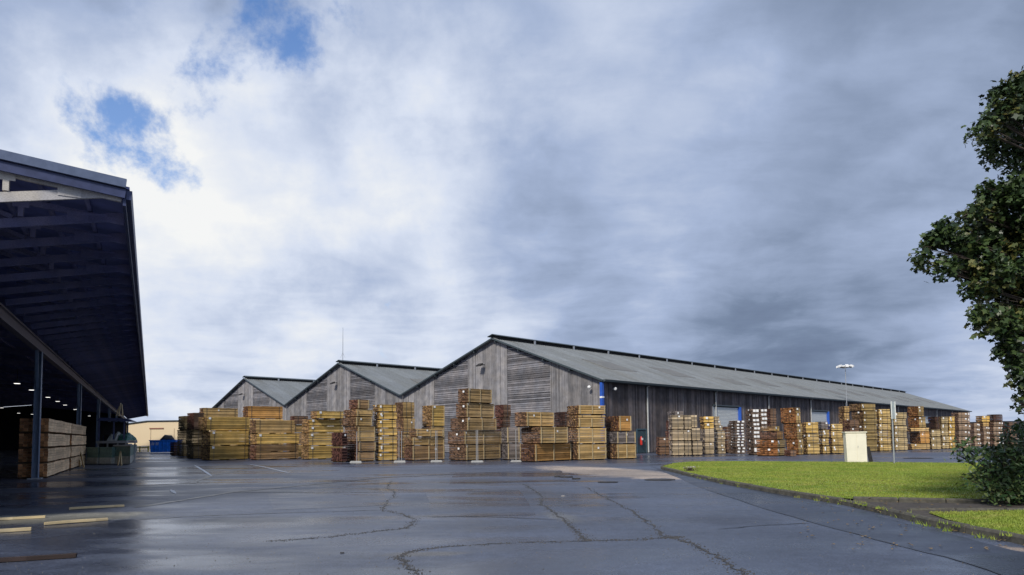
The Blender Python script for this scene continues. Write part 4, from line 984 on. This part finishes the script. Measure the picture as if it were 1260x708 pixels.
# eave fascia, gutter and verge flashing
m = MB(); m.box(0.02, SL, -.06, -.005, 6.42, 6.76); m.build('fascia_board', M_shed, t)
for k in range(12):
    a = k * SL / 12; m = MB(); b_ = a + SL / 12 - .05
    m.quadbox(((a, -.15, 6.55), (b_, -.15, 6.55), (b_, -.063, 6.55), (a, -.063, 6.55), (a, -.17, 6.74), (b_, -.17, 6.74), (b_, -.063, 6.74), (a, -.063, 6.74)))
    m.build('gutter_length', M_shed, t)
m = MB(); m.bar((-.06, -.06, rz_(-.06) + .03), (-.06, 19, rz_(19) + .03), .10, .18); m.build('verge_flashing', M_flash, t)
m = MB(); m.bar((-.03, -.05, rz_(0) - .18), (-.03, 19, rz_(19) - .18), .05, .18); m.build('barge_board', M_shed, t)
# main beam and posts
m = MB(); m.box(0, SL, PY - .12, PY + .12, 5.86, 5.92); m.box(0, SL, PY - .03, PY + .03, 5.52, 5.86); m.box(0, SL, PY - .12, PY + .12, 5.46, 5.52); m.build('eaves_beam', M_beam, t)
def post_meshes():
    m = MB(); m.box(-.16, .16, -.12, -.095, 0, 5.456); m.box(-.16, .16, .095, .12, 0, 5.456); m.box(-.015, .015, -.095, .095, 0, 5.456)
    b = MB(); b.bar((.12, 0, 3.9), (.75, 0, 5.45), .10, .08); b2 = MB(); b2.bar((-.12, 0, 3.9), (-.75, 0, 5.45), .10, .08)
    p = MB(); p.box(-.3, .3, -.25, .25, 0, .05)
    return m.mesh('post', M_post), b.mesh('brace', M_post), b2.mesh('brace', M_post), p.mesh('base_plate', M_galv)
pm = post_meshes()
for k in range(8):
    s = .4 + k * 19.0
    p = link('post', pm[0], t, (s, PY, 0))
    link('brace', pm[1], p); link('brace', pm[2], p); link('base_plate', pm[3], p, (0, 0, .001))
# walls
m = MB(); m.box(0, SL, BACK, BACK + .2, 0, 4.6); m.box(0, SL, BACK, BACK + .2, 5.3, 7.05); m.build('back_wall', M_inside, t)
for k in range(36):
    m = None
bm = MB(); bm.box(-.5, .5, 0, .12, 4.6, 5.3); me = bm.mesh('wall_pier', M_inside)
for k in range(46): link('wall_pier', me, t, (.6 + k * 3.1, BACK + .02, 0))
for s in (0.0, SL - .15):  # near wall is an added, off-view blocker that keeps the shed interior dark
    m = MB(); y0_ = PY + .5
    m.quadbox(((s, y0_, 0), (s + .15, y0_, 0), (s + .15, 19, 0), (s, 19, 0), (s, y0_, rz_(y0_) - .1), (s + .15, y0_, rz_(y0_) - .1), (s + .15, 19, rz_(19) - .1), (s, 19, rz_(19) - .1)))
    m.quadbox(((s, 19, 0), (s + .15, 19, 0), (s + .15, BACK, 0), (s, BACK, 0), (s, 19, rz_(19) - .1), (s + .15, 19, rz_(19) - .1), (s + .15, BACK, rz_(BACK) - .1), (s, BACK, rz_(BACK) - .1)))
    m.build('end_wall_or_blocker', M_inside, t)
# hanging lamps
bm = MB(); bm.tube([(0, 0, 0), (0, 0, .1), (0, 0, .28), (0, 0, .34)], [.22, .18, .10, .04], 12); me_s = bm.mesh('lamp_shade', M_galv)
bm = MB(); bm.tube([(0, 0, -.02), (0, 0, -.002)], .20, 12); me_l = bm.mesh('lamp_lens', M_lamp)
bm = MB(); bm.tube([(0, 0, .34), (0, 0, 1.2)], .012, 5); me_c = bm.mesh('lamp_cord', M_iron)
lamps = [(-36.98, 50.00, 5.95), (-40.89, 57.00, 5.99), (-46.28, 66.80, 6.00), (-50.17, 74.00, 6.01), (-54.35, 81.50, 6.00), (-60.60, 93.00, 5.99), (-73.72, 117.00, 5.97), (-65.48, 86.00, 5.97), (-76.51, 104.00, 6.02), (-71.50, 100.00, 5.66)]
ordn = ['nearest', 'second', 'third', 'fourth', 'fifth', 'sixth', 'last']
for i, p in enumerate(lamps):
    lab = (ordn[i] + ' lit lamp along the row nearest the shed posts') if i < 7 else (['left', 'middle', 'right'][i - 7] + ' lit lamp of the deeper row inside the dark shed')
    o = thing('hanging_lamp', p, 0, lab, 'lamp', 'lit lamps hanging in the shed')
    link('lamp_shade', me_s, o); link('lamp_lens', me_l, o); link('lamp_cord', me_c, o)

# pale sawn timber stack beside the first post
sc_ = Vector((-20.25, 29.35)); dz_ = 0.655
for run in range(2):
    for k in range(4):
        p0 = sc_ + Vector((-.4742, .8804)) * (run * 9.9)
        lab = ['lowest', 'second', 'third', 'topmost'][k] + ' pale sawn timber pack in the ' + ['front', 'rear'][run] + ' row beside the shed post'
        t = thing('sawn_timber_pack', (p0.x, p0.y, k * dz_), SROT + rnd.uniform(-.006, .006), lab, 'timber pack', 'pale sawn packs in the shed')
        b = MB(); L = 9.5; w = 1.05; nr = 5 if k < 3 else 4; rh = (dz_ - .09) / nr
        for r in range(nr):
            for c in range(7):
                ja = rnd.uniform(-.05, .05); yo = rnd.uniform(-.015, .015) if c == 0 else 0
                z0 = .08 + r * rh
                # boards sag a little between the bearers
                xs = [ja, L * .25, L * .5, L * .75, L + rnd.uniform(-.05, .05)]; sg = [0, -.012, .006, -.014, .0]
                for q in range(4):
                    za, zb = z0 + sg[q], z0 + sg[q + 1]; ya, yb = c * w / 7 + .004 + yo, (c + 1) * w / 7 - .004 + yo
                    b.quadbox(((xs[q], ya, za), (xs[q + 1], ya, zb), (xs[q + 1], yb, zb), (xs[q], yb, za), (xs[q], ya, za + rh - .010), (xs[q + 1], ya, zb + rh - .010), (xs[q + 1], yb, zb + rh - .010), (xs[q], yb, za + rh - .010)), 0, 1)
        b.build('boards', [M_sawn, M_sawn_end], t, kind='stuff')
        bm = MB(); bm.box(-.05, .05, 0, w, 0, .062); me = bm.mesh('bearer', M_bearer)
        for q in range(5): link('bearer', me, t, (.2 + q * (L - .4) / 4, 0, 0))

# green machine, cabinets and shelter under the canopy
def frame_at(p, rz): return (p[0], p[1], 0)
def cabinet(pl, pr, h, depth, label, group):
    a = Vector(pl); b = Vector(pr); L = (b - a).length; rz = math.atan2(b.y - a.y, b.x - a.x)
    t = thing('steel_cabinet', (a.x, a.y, 0), rz, label, 'cabinet', group)
    m = MB(); m.box(0, L, 0, depth, .05, h * .42); m.build('lower_box', M_gbase, t)
    m = MB(); m.box(0.01, L - .01, .01, depth, h * .42 + .002, h); m.build('upper_box', M_green, t)
    m = MB(); m.box(.06, L - .06, -.025, 0, .1, h * .38); m.build('door_panel', M_gbase, t)
    m = MB(); m.box(-.02, L + .02, -.03, depth + .02, h + .002, h + .05); m.build('lid', M_green, t)
cabinet((-29.13, 46.03), (-27.99, 45.48), 1.12, 1.0, 'left green topped steel cabinet beside the leaning boards', 'green cabinets under the canopy')
cabinet((-27.89, 45.46), (-26.90, 45.21), 1.12, 1.0, 'second green and grey steel cabinet under the shed canopy', 'green cabinets under the canopy')
a = Vector((-26.98, 45.50)); t = thing('dip_tank', (a.x, a.y, 0), 0, 'long green and grey tank at the canopy edge before the shelter', 'tank')
fr = [tuple(Vector(q) - a) for q in ((-26.98, 45.50), (-25.47, 44.86), (-31.48, 56.09), (-36.79, 65.74), (-38.47, 66.32))]
m = MB(); m.prism(fr, .05, .55); m.build('tank_base', M_gbase, t)
m = MB(); m.prism([(p[0] * .98 + .01, p[1] * .99 + .02) for p in fr], .552, 1.22); m.build('tank_wall', M_green, t)
m = MB(); m.prism([(p[0] * 1.05 - .03, p[1] * 1.01 - .03) for p in fr], 1.222, 1.30); m.build('tank_rim', M_galv, t)
pk = (-29.73, 48.00, 1.47); pk2 = (-27.00, 48.00, 1.44)
t = thing('machine_deck', (pk[0], pk[1], 0), 0.2, 'grey deck platform above the green cabinets', 'platform')
Ld = (pk2[0] - pk[0]) * .74
m = MB(); m.box(0, Ld, 0, 2.2, 1.42, 1.60); m.build('deck_board', M_galv, t)
for x in (.1, Ld * .35, Ld * .68, Ld - .12):
    m = MB(); m.box(x - .04, x + .04, .1, .18, 0, 1.418); m.build('leg', M_galv, t)
    m = MB(); m.box(x - .04, x + .04, 2.0, 2.08, 0, 1.418); m.build('leg', M_galv, t)
# tarpaulin covered load on the deck
tp = (-28.40, 48.60, 1.69)
t = thing('tarpaulin_load', (tp[0], tp[1], 1.602), 0, 'crumpled white and green tarpaulin over a load on the deck', 'tarpaulin')
def lump(name, x0, x1, y0, y1, h, mat, seed):
    r = random.Random(seed); nx, ny = 14, 8; m = MB()
    for j in range(ny + 1):
        for i in range(nx + 1):
            u, v = i / nx, j / ny
            e = min(1, min(u, 1 - u) * 5) ** .6 * min(1, min(v, 1 - v) * 4) ** .6
            m.v.append((x0 + (x1 - x0) * u + r.uniform(-.03, .03), y0 + (y1 - y0) * v + r.uniform(-.03, .03), h * e * (.82 + .2 * math.sin(u * 9 + v * 5)) + (r.uniform(-.03, .03) if e > .1 else 0)))
    for j in range(ny):
        for i in range(nx):
            q = j * (nx + 1) + i; m.f.append((q, q + 1, q + nx + 2, q + nx + 1)); m.m.append(0)
    m.build(name, mat, t)
lump('white_sheet', -.95, -.1, 0, 1.3, .62, M_tarp_w, 2)
lump('green_sheet', -.25, .62, -.02, 1.3, .58, M_tarp_g, 5)
# small dark shelter
sp_ = (-29.09, 47.00, 3.01); sq = (-26.42, 47.00, 3.04)
t = thing('small_shelter', (sp_[0], sp_[1], 0), 0.45, 'small dark flat roofed shelter over the green machine', 'shelter')
rr_ = sq[0] / sq[1]; Lx = (rr_ * sp_[1] - sp_[0]) / (math.cos(.45) - rr_ * math.sin(.45)); hz = sp_[2]
m = MB(); m.quadbox(((0, -.1, hz + .0), (Lx, -.3, hz - .06), (Lx, 3.2, hz - .02), (0, 3.2, hz + .1), (0.2, -.1, hz + .22), (Lx - .5, -.3, hz + .16), (Lx - .5, 3.2, hz + .2), (0.2, 3.2, hz + .3))); m.build('roof', M_shed, t)
for x, y in ((.15, 0), (Lx * .45, 0), (Lx - .65, 0), (.15, 3.0), (Lx - .65, 3.0)):
    m = MB(); m.box(x - .05, x + .05, y - .05, y + .05, 1.7 if y == 0 else 0, hz - .005); m.build('post', M_shed, t)
m = MB(); m.box(.2, Lx - .7, 2.8, 2.88, 0, hz - .02); m.build('back_panel', M_inside, t)
m = MB(); m.box(.2, Lx - .7, 1.9, 1.95, 2.0, hz - .1)
m.build('inner_panel', M_inside, t)
for i, (pa, pb) in enumerate((((-27.83, 47.50, 3.35), (-27.74, 47.50, 4.27)), ((-27.57, 47.50, 3.35), (-27.65, 47.50, 4.16)), ((-28.03, 47.50, 3.35), (-27.82, 47.50, 4.04)))):
    m = MB(); m.bar((0, 0, 0), Vector(pb) - Vector(pa), .08, .04)
    m.build('wooden_stick', M_plank, loc=pa, label=['left', 'right', 'slanting'][i] + ' upright pale stick standing on the small shelter roof', cat='stick', group='sticks on the shelter roof')
for i, (f_, tpp) in enumerate((((-25.58, 40.23), (-28.30, 44.00, 1.12)), ((-26.64, 41.54), (-28.41, 44.00, 1.07)), ((-25.14, 42.92), (-26.76, 46.00, 1.13)), ((-24.87, 42.85), (-26.81, 46.00, 1.07)))):
    a = Vector((f_[0], f_[1], 0.01)); b = Vector(tpp)
    m = MB(); m.bar((0, 0, 0), b - a, .14, .035, up=(0, 1, 0))
    m.build('leaning_board', M_plank, loc=a, label=['right board leaning on the rear end of the pale timber packs', 'left board leaning on the rear end of the pale timber packs', 'board leaning rightwards against the green tank', 'board leaning upright against the green tank'][i], cat='board', group='boards leaning under the canopy')

# loose planks on the ground
def plank(a, b, w, h, mat, label, ext=0.0):
    a = Vector(a); b = Vector(b); d = (b - a).normalized(); a = a - d * ext; L = (b - a).length
    m = MB(); n = 5
    for i in range(n):
        x0, x1 = L * i / n, L * (i + 1) / n; z0 = .012 + .004 * math.sin(i); z1 = .012 + .004 * math.sin(i + 1)
        m.quadbox(((x0, 0, z0), (x1, 0, z1), (x1, w, z1), (x0, w, z0), (x0, 0, z0 + h), (x1, 0, z1 + h), (x1, w, z1 + h), (x0, w, z0 + h)))
    m.build('loose_plank', mat, loc=(a.x, a.y, 0), rot=(0, 0, math.atan2(d.y, d.x)), label=label, cat='plank', group='loose planks on the ground')
plank((-10.32, 15.73), (-9.40, 16.36), .11, .045, M_plank, 'farthest loose pale plank on the worn strip of ground')
plank((-10.44, 13.78), (-9.77, 14.13), .10, .045, M_plank, 'pale plank at the left edge, upper of the two cut by the frame', 2.0)
plank((-9.04, 11.94), (-8.66, 12.17), .11, .05, M_plank, 'pale plank at the left edge, lower of the two cut by the frame', 2.0)
plank((-8.93, 12.91), (-8.13, 13.59), .10, .045, M_plank, 'long pale plank lying nearest the middle on the worn strip')
plank((-6.80, 9.00), (-6.00, 9.31), .09, .05, M_plank_d, 'dark wet plank at the bottom left corner', 2.0)

# ------------------------------------------------------------------ temporary fence
FP = [(-10.30, 44.32), (-7.41, 44.24), (-5.01, 44.29), (-2.26, 42.84), (0.27, 42.84)]
desc_ = ['before the tall stack with red stake ends', 'between the seven pack yellow stack and the low brown stack', 'before the low brown stack', 'before the tallest stack', 'before the netted grey stack']
fo = Vector(FP[0])
t = thing('temporary_fence', (fo.x, fo.y, 0), 0, 'temporary wire fence on white feet standing before the central timber stacks', 'fence')
fm = MB(); fm.quadbox(((-.40, -.12, 0), (.40, -.12, 0), (.40, .12, 0), (-.40, .12, 0), (-.33, -.09, .11), (.33, -.09, .11), (.33, .09, .11), (-.33, .09, .11)))
fme = fm.mesh('fence_foot', M_foot)
for i, p in enumerate(FP):
    link('fence_foot', fme, t, (p[0] - fo.x, p[1] - fo.y, 0), (0, 0, .05 * i))
for i in range(4):
    a = Vector(FP[i]); b = Vector(FP[i + 1]); d = (b - a).normalized(); a = a + d * (.05 if i != 1 else .12); b = b - d * .05; L = (b - a).length
    m = MB()
    for x in (.0, L): m.tube([(x, 0, .111), (x, 0, 2.05)], .024, 7)
    m.tube([(0, 0, .25), (L, 0, .25)], .008, 6, 1); m.tube([(0, 0, 2.03), (L, 0, 2.03)], .008, 6, 1)
    pn = m.build('fence_panel', [M_fence, M_dull], t, loc=(a.x - fo.x, a.y - fo.y, 0), rot=(0, 0, math.atan2(d.y, d.x)))
    m = MB(); x = .12
    while x < L - .05: m.bar((x, 0, .25), (x, 0, 2.04), .003); x += .15
    z = .45
    while z < 2.0: m.bar((0, .004, z), (L, .004, z), .003); z += .3
    m.build('wire_mesh', M_dull, pn, kind='stuff')

# ------------------------------------------------------------------ cabinet, sign, lawn bits
ca = Vector((17.26, 34.80)); cb_ = Vector((18.22, 34.56))
t = thing('utility_cabinet', (ca.x, ca.y, .0), math.atan2(cb_.y - ca.y, cb_.x - ca.x) + .05, 'tall cream white utility cabinet standing at the back edge of the lawn', 'cabinet')
w = (cb_ - ca).length
m = MB(); m.quadbox(((.02, 0, .08), (w - .02, 0, .08), (w - .02, .5, .08), (.02, .5, .08), (-.02, 0.01, 1.62), (w - .03, .01, 1.62), (w - .03, .5, 1.62), (-.02, .5, 1.62))); m.build('cabinet_body', M_cream, t)
m = MB(); m.box(-.06, w + .01, -.04, .54, 1.622, 1.68); m.build('cabinet_cap', M_cream, t)
m = MB(); m.box(.0, w, -.02, .52, -.0, .078); m.build('plinth', M_conc, t)
for x0, x1 in ((.05, w / 2 - .008), (w / 2 + .008, w - .06)):
    m = MB(); m.box(x0, x1, -.014, 0.006, .16, 1.56); d = m.build('cabinet_door', M_cream, t)
m = MB(); m.box(w / 2 + .04, w / 2 + .06, -.03, -.014, .85, .95); m.build('latch', M_galv, t)
lb = (19.63, 36.92); m = MB(); m.bar((0, 0, .02), (-.22, -.1, .85), .20, .04, up=(0, 1, 0)); m.build('dark_board', M_iron, loc=(lb[0], lb[1], 0), label='dark board leaning at the right side of the cream cabinet', cat='board')

sp = (18.67, 33.00)
t = thing('sign_post', (sp[0], sp[1], 0), rad(35), 'thin grey post carrying a narrow pale sign plate behind the lawn', 'sign')
m = MB(); m.tube([(0, 0, 0), (0.0, 0, 3.1)], .035, 8); m.build('pole', M_galv, t)
m = MB(); m.box(-.20, .20, -.062, -.048, 2.28, 3.12); m.build('sign_plate', simple('grey_sign_back', (.42, .46, .48), .5), t)
for x in (-.2, .17):
    m = MB(); m.box(x, x + .035, -.085, -.063, 2.26, 3.14); m.build('plate_edge', M_white, t)

# clump on the lawn tip
q = (7.33, 27.89)
t = thing('weed_clump', (q[0], q[1], .10), 0, 'small dark weed clump with pale top near the lawn tip', 'weed clump')
m = MB(); r = random.Random(3)
for k in range(46):
    x, y = r.gauss(0, .13), r.gauss(0, .08); a = r.uniform(0, 6.28); h = r.uniform(.08, .2)
    m.bar((x, y, 0), (x + .07 * math.cos(a), y + .07 * math.sin(a), h), .016, .01)
m.build('stems', M_bark, t, kind='stuff')
m = MB()
for k in range(40):
    x, y, z = r.gauss(0, .15), r.gauss(0, .08), r.uniform(.13, .2); m.box(x - .02, x + .02, y - .015, y + .015, z, z + .012)
m.build('seed_heads', simple('pale_seed', (.42, .40, .33), .8), t, kind='stuff')
# rubble pieces near the tan patch
for i, ((x, y), s_) in enumerate((((2.07, 26.03), .26), ((2.34, 24.99), .16), ((1.74, 26.34), .12), ((-2.39, 9.48), .03), ((1.33, 17.99), .05))):
    m = MB(); rr = random.Random(i + 9)
    pts = [(s_ * math.cos(a * math.pi / 4) * rr.uniform(.7, 1.2), s_ * .5 * math.sin(a * math.pi / 4) * rr.uniform(.7, 1.2)) for a in range(8)]
    m.prism(pts, 0, .05 * min(1, s_ * 8)); 
    for k in range(8): pass
    m.build('asphalt_lump', M_iron if i < 4 else M_conc, loc=(x, y, .003), label=['largest dark lump beside the tan patch', 'middle dark lump touching the tan patch', 'smallest dark lump left of the tan patch', 'tiny dark stone on the near asphalt', 'tiny pale stone on the middle asphalt'][i], cat='lump')

# ------------------------------------------------------------------ tree and shrub
def leaves(blobs, per, size, shape, seed, droop=0.3):
    rs = np.random.RandomState(seed); out = []; K = len(shape)
    for (x, y, z, r) in blobs:
        n = max(30, int(per * (r ** 2)))
        # sub-clumps inside each blob
        nc = max(5, int(n / 48)); cd = rs.normal(size=(nc, 3)); cd /= np.linalg.norm(cd, axis=1)[:, None]
        cc = cd * (r * (0.35 + 0.62 * rs.rand(nc, 1) ** 0.6)) * np.array([1, 1, .85])
        idx = rs.randint(0, nc, n)
        p = cc[idx] + np.clip(rs.normal(0, 1, (n, 3)), -1.6, 1.6) * max(.085, r * .145) + np.array([x, y, z])
        nrm = rs.normal(size=(n, 3)) * .75 + np.array([-.15, -.25, .75]); nrm /= np.linalg.norm(nrm, axis=1)[:, None]
        d = rs.normal(size=(n, 3)) + np.array([0, 0, -droop]); d -= (d * nrm).sum(1)[:, None] * nrm; d /= np.linalg.norm(d, axis=1)[:, None]
        e_ = np.cross(nrm, d); s_ = size * rs.uniform(.45, 1.3, (n, 1))
        vs = [p + d * (s_ * a) + e_ * (s_ * b) + nrm * (s_ * c) for (a, b, c) in shape]
        out.append(np.stack(vs, 1))
    return np.concatenate(out).reshape(-1, 3), K
MAPLE = [(-.1, 0, 0), (.02, .34, -.04), (.30, .24, 0), (.42, .55, -.08), (.62, .22, .0), (1.0, 0, -.10), (.62, -.22, 0), (.42, -.55, -.08), (.30, -.24, 0), (.02, -.34, -.04)]
LANCE = [(0, 0, 0), (.3, .17, .03), (.65, .15, 0), (1.0, 0, -.08), (.65, -.15, 0), (.3, -.17, .03)]
TB = [
      (9.30, 12.00, 7.74, 0.38), (8.97, 12.00, 7.28, 0.29), (8.73, 12.00, 7.10, 0.13), (9.78, 12.30, 7.42, 0.39), (9.52, 12.00, 7.97, 0.32),
      (9.22, 12.00, 5.91, 0.41), (8.95, 12.20, 5.83, 0.30), (8.38, 12.00, 5.57, 0.23), (8.96, 12.40, 5.35, 0.45), (8.00, 12.00, 5.20, 0.29), (7.70, 12.00, 4.97, 0.26), (7.42, 12.00, 4.71, 0.16), (7.80, 12.00, 4.60, 0.20), (8.48, 12.30, 4.76, 0.36), (9.41, 12.50, 5.30, 0.54),
      (9.48, 12.00, 5.75, 0.58), (9.75, 12.40, 4.96, 0.66), (9.82, 12.50, 3.90, 0.61), (8.35, 12.20, 4.99, 0.32), (8.71, 12.00, 6.03, 0.17), (8.92, 12.00, 3.08, 0.17), (9.74, 12.40, 2.97, 0.45), (8.77, 12.00, 4.41, 0.46), (9.51, 12.50, 4.37, 0.51), (8.44, 12.00, 4.23, 0.23), (8.69, 12.00, 3.67, 0.35), (9.32, 12.30, 3.64, 0.42), (8.57, 12.00, 3.45, 0.13), (9.09, 12.00, 3.05, 0.26), (9.04, 12.00, 2.56, 0.22), (9.35, 12.20, 2.23, 0.18), (9.12, 12.00, 2.05, 0.10),
      (9.9, 12.8, 4.5, .8), (10.4, 12.6, 5.6, .9), (10.8, 13.0, 6.6, .9), (10.2, 13.2, 7.6, .8), (11.6, 13.4, 5.2, 1.0), (11.8, 12.2, 6.4, 1.0), (11.4, 13.0, 7.9, .9), (12.6, 13.2, 7.2, 1.0), (12.9, 12.4, 5.4, 1.0), (10.9, 13.9, 3.9, .7), (11.9, 14.0, 8.8, .8), (12.8, 14.2, 4.4, .9), (10.6, 12.2, 3.4, .5), (11.2, 11.4, 4.6, .8), (12.2, 11.2, 5.6, .8)]
tx, ty = 12.1, 13.1
t = thing('maple_tree', (tx, ty, 0), 0, 'dark leafy tree with browning leaves hanging in at the right edge', 'tree')
co, K = leaves(TB, 3900, 0.104, MAPLE, 11)
co -= np.array([tx, ty, 0])
link('crown', np_mesh('crown', co, K, M_leaf), t, kind='stuff')
m = MB(); m.tube([(0, 0, 0), (.02, .05, .5), (.1, .0, 2.2), (-.05, .05, 4.2), (.05, 0, 6.5), (0, 0, 8.4)], [.34, .26, .21, .17, .11, .04], 12)
m.build('trunk', M_bark, t)
r = random.Random(5)
for (x, y, z, rr) in TB:
    e_ = Vector((x - tx, y - ty, z)); d = e_.length
    s0 = Vector((0, 0, max(1.8, min(7.6, z - .35 * Vector((e_.x, e_.y)).length))))
    mid_ = s0.lerp(e_, .5) + Vector((r.uniform(-.15, .15), r.uniform(-.15, .15), .22))
    m = MB(); m.tube([s0, s0.lerp(mid_, .5) + Vector((0, 0, .06)), mid_, e_], [.055, .045, .032, .010], 7)
    for k in range(7):
        q = mid_.lerp(e_, r.uniform(.3, 1)); v = Vector((r.gauss(0, 1), r.gauss(0, 1), r.gauss(0, .7))).normalized() * rr * r.uniform(.5, .95)
        m.tube([q, q + v * .55 + Vector((0, 0, .03)), e_ + v], [.014, .010, .004], 5)
    m.build('limb', M_bark, t)
BB = [(9.41, 14.00, 1.26, 0.14), (9.32, 14.00, 1.09, 0.10), (9.66, 14.00, 1.09, 0.20), (10.13, 14.20, 1.15, 0.24), (9.66, 14.00, 0.74, 0.19), (9.51, 14.00, 0.59, 0.10), (10.22, 14.30, 0.68, 0.33), (10.57, 14.20, 1.11, 0.38), (9.87, 14.00, 0.35, 0.19), (10.39, 14.20, 0.34, 0.33), (10.63, 14.00, 0.64, 0.41), (10.52, 14.30, 1.45, 0.17), (10.92, 14.40, 1.53, 0.24), (10.50, 14.00, 0.17, 0.17), (9.99, 13.90, 0.19, 0.13),
      (11.6, 14.6, .9, .7), (11.5, 14.4, 1.5, .5), (12.1, 15.0, 1.0, .7), (11.3, 15.1, .6, .55), (12.6, 14.6, .8, .6)]
bx0, by0 = 11.1, 14.5
t = thing('leafy_shrub', (bx0, by0, .08), 0, 'bushy dark green shrub on the lawn at the right edge', 'shrub')
co, K = leaves(BB, 3300, 0.125, LANCE, 21, -.3)
co -= np.array([bx0, by0, .08]); co = co.reshape(-1, K, 3)
co = co[co[:, :, 2].min(1) > 0.01].reshape(-1, 3)
link('foliage', np_mesh('foliage', co, K, M_leaf2), t, kind='stuff')
for k, (x, y, z, rr) in enumerate(BB):
    e_ = Vector((x - bx0, y - by0, z - .08)); m = MB(); s0 = Vector((r.uniform(-.15, .15), r.uniform(-.1, .1), 0))
    m.tube([s0, s0.lerp(e_, .5) + Vector((0, 0, -.08)), e_], [.022, .015, .006], 6)
    for q in range(5):
        v = Vector((r.gauss(0, 1), r.gauss(0, 1), r.gauss(.2, .7))).normalized() * rr * .85
        a_ = s0.lerp(e_, r.uniform(.6, 1)); m.tube([a_, e_ + v], [.007, .003], 4)
    m.build('stem', M_bark, t)
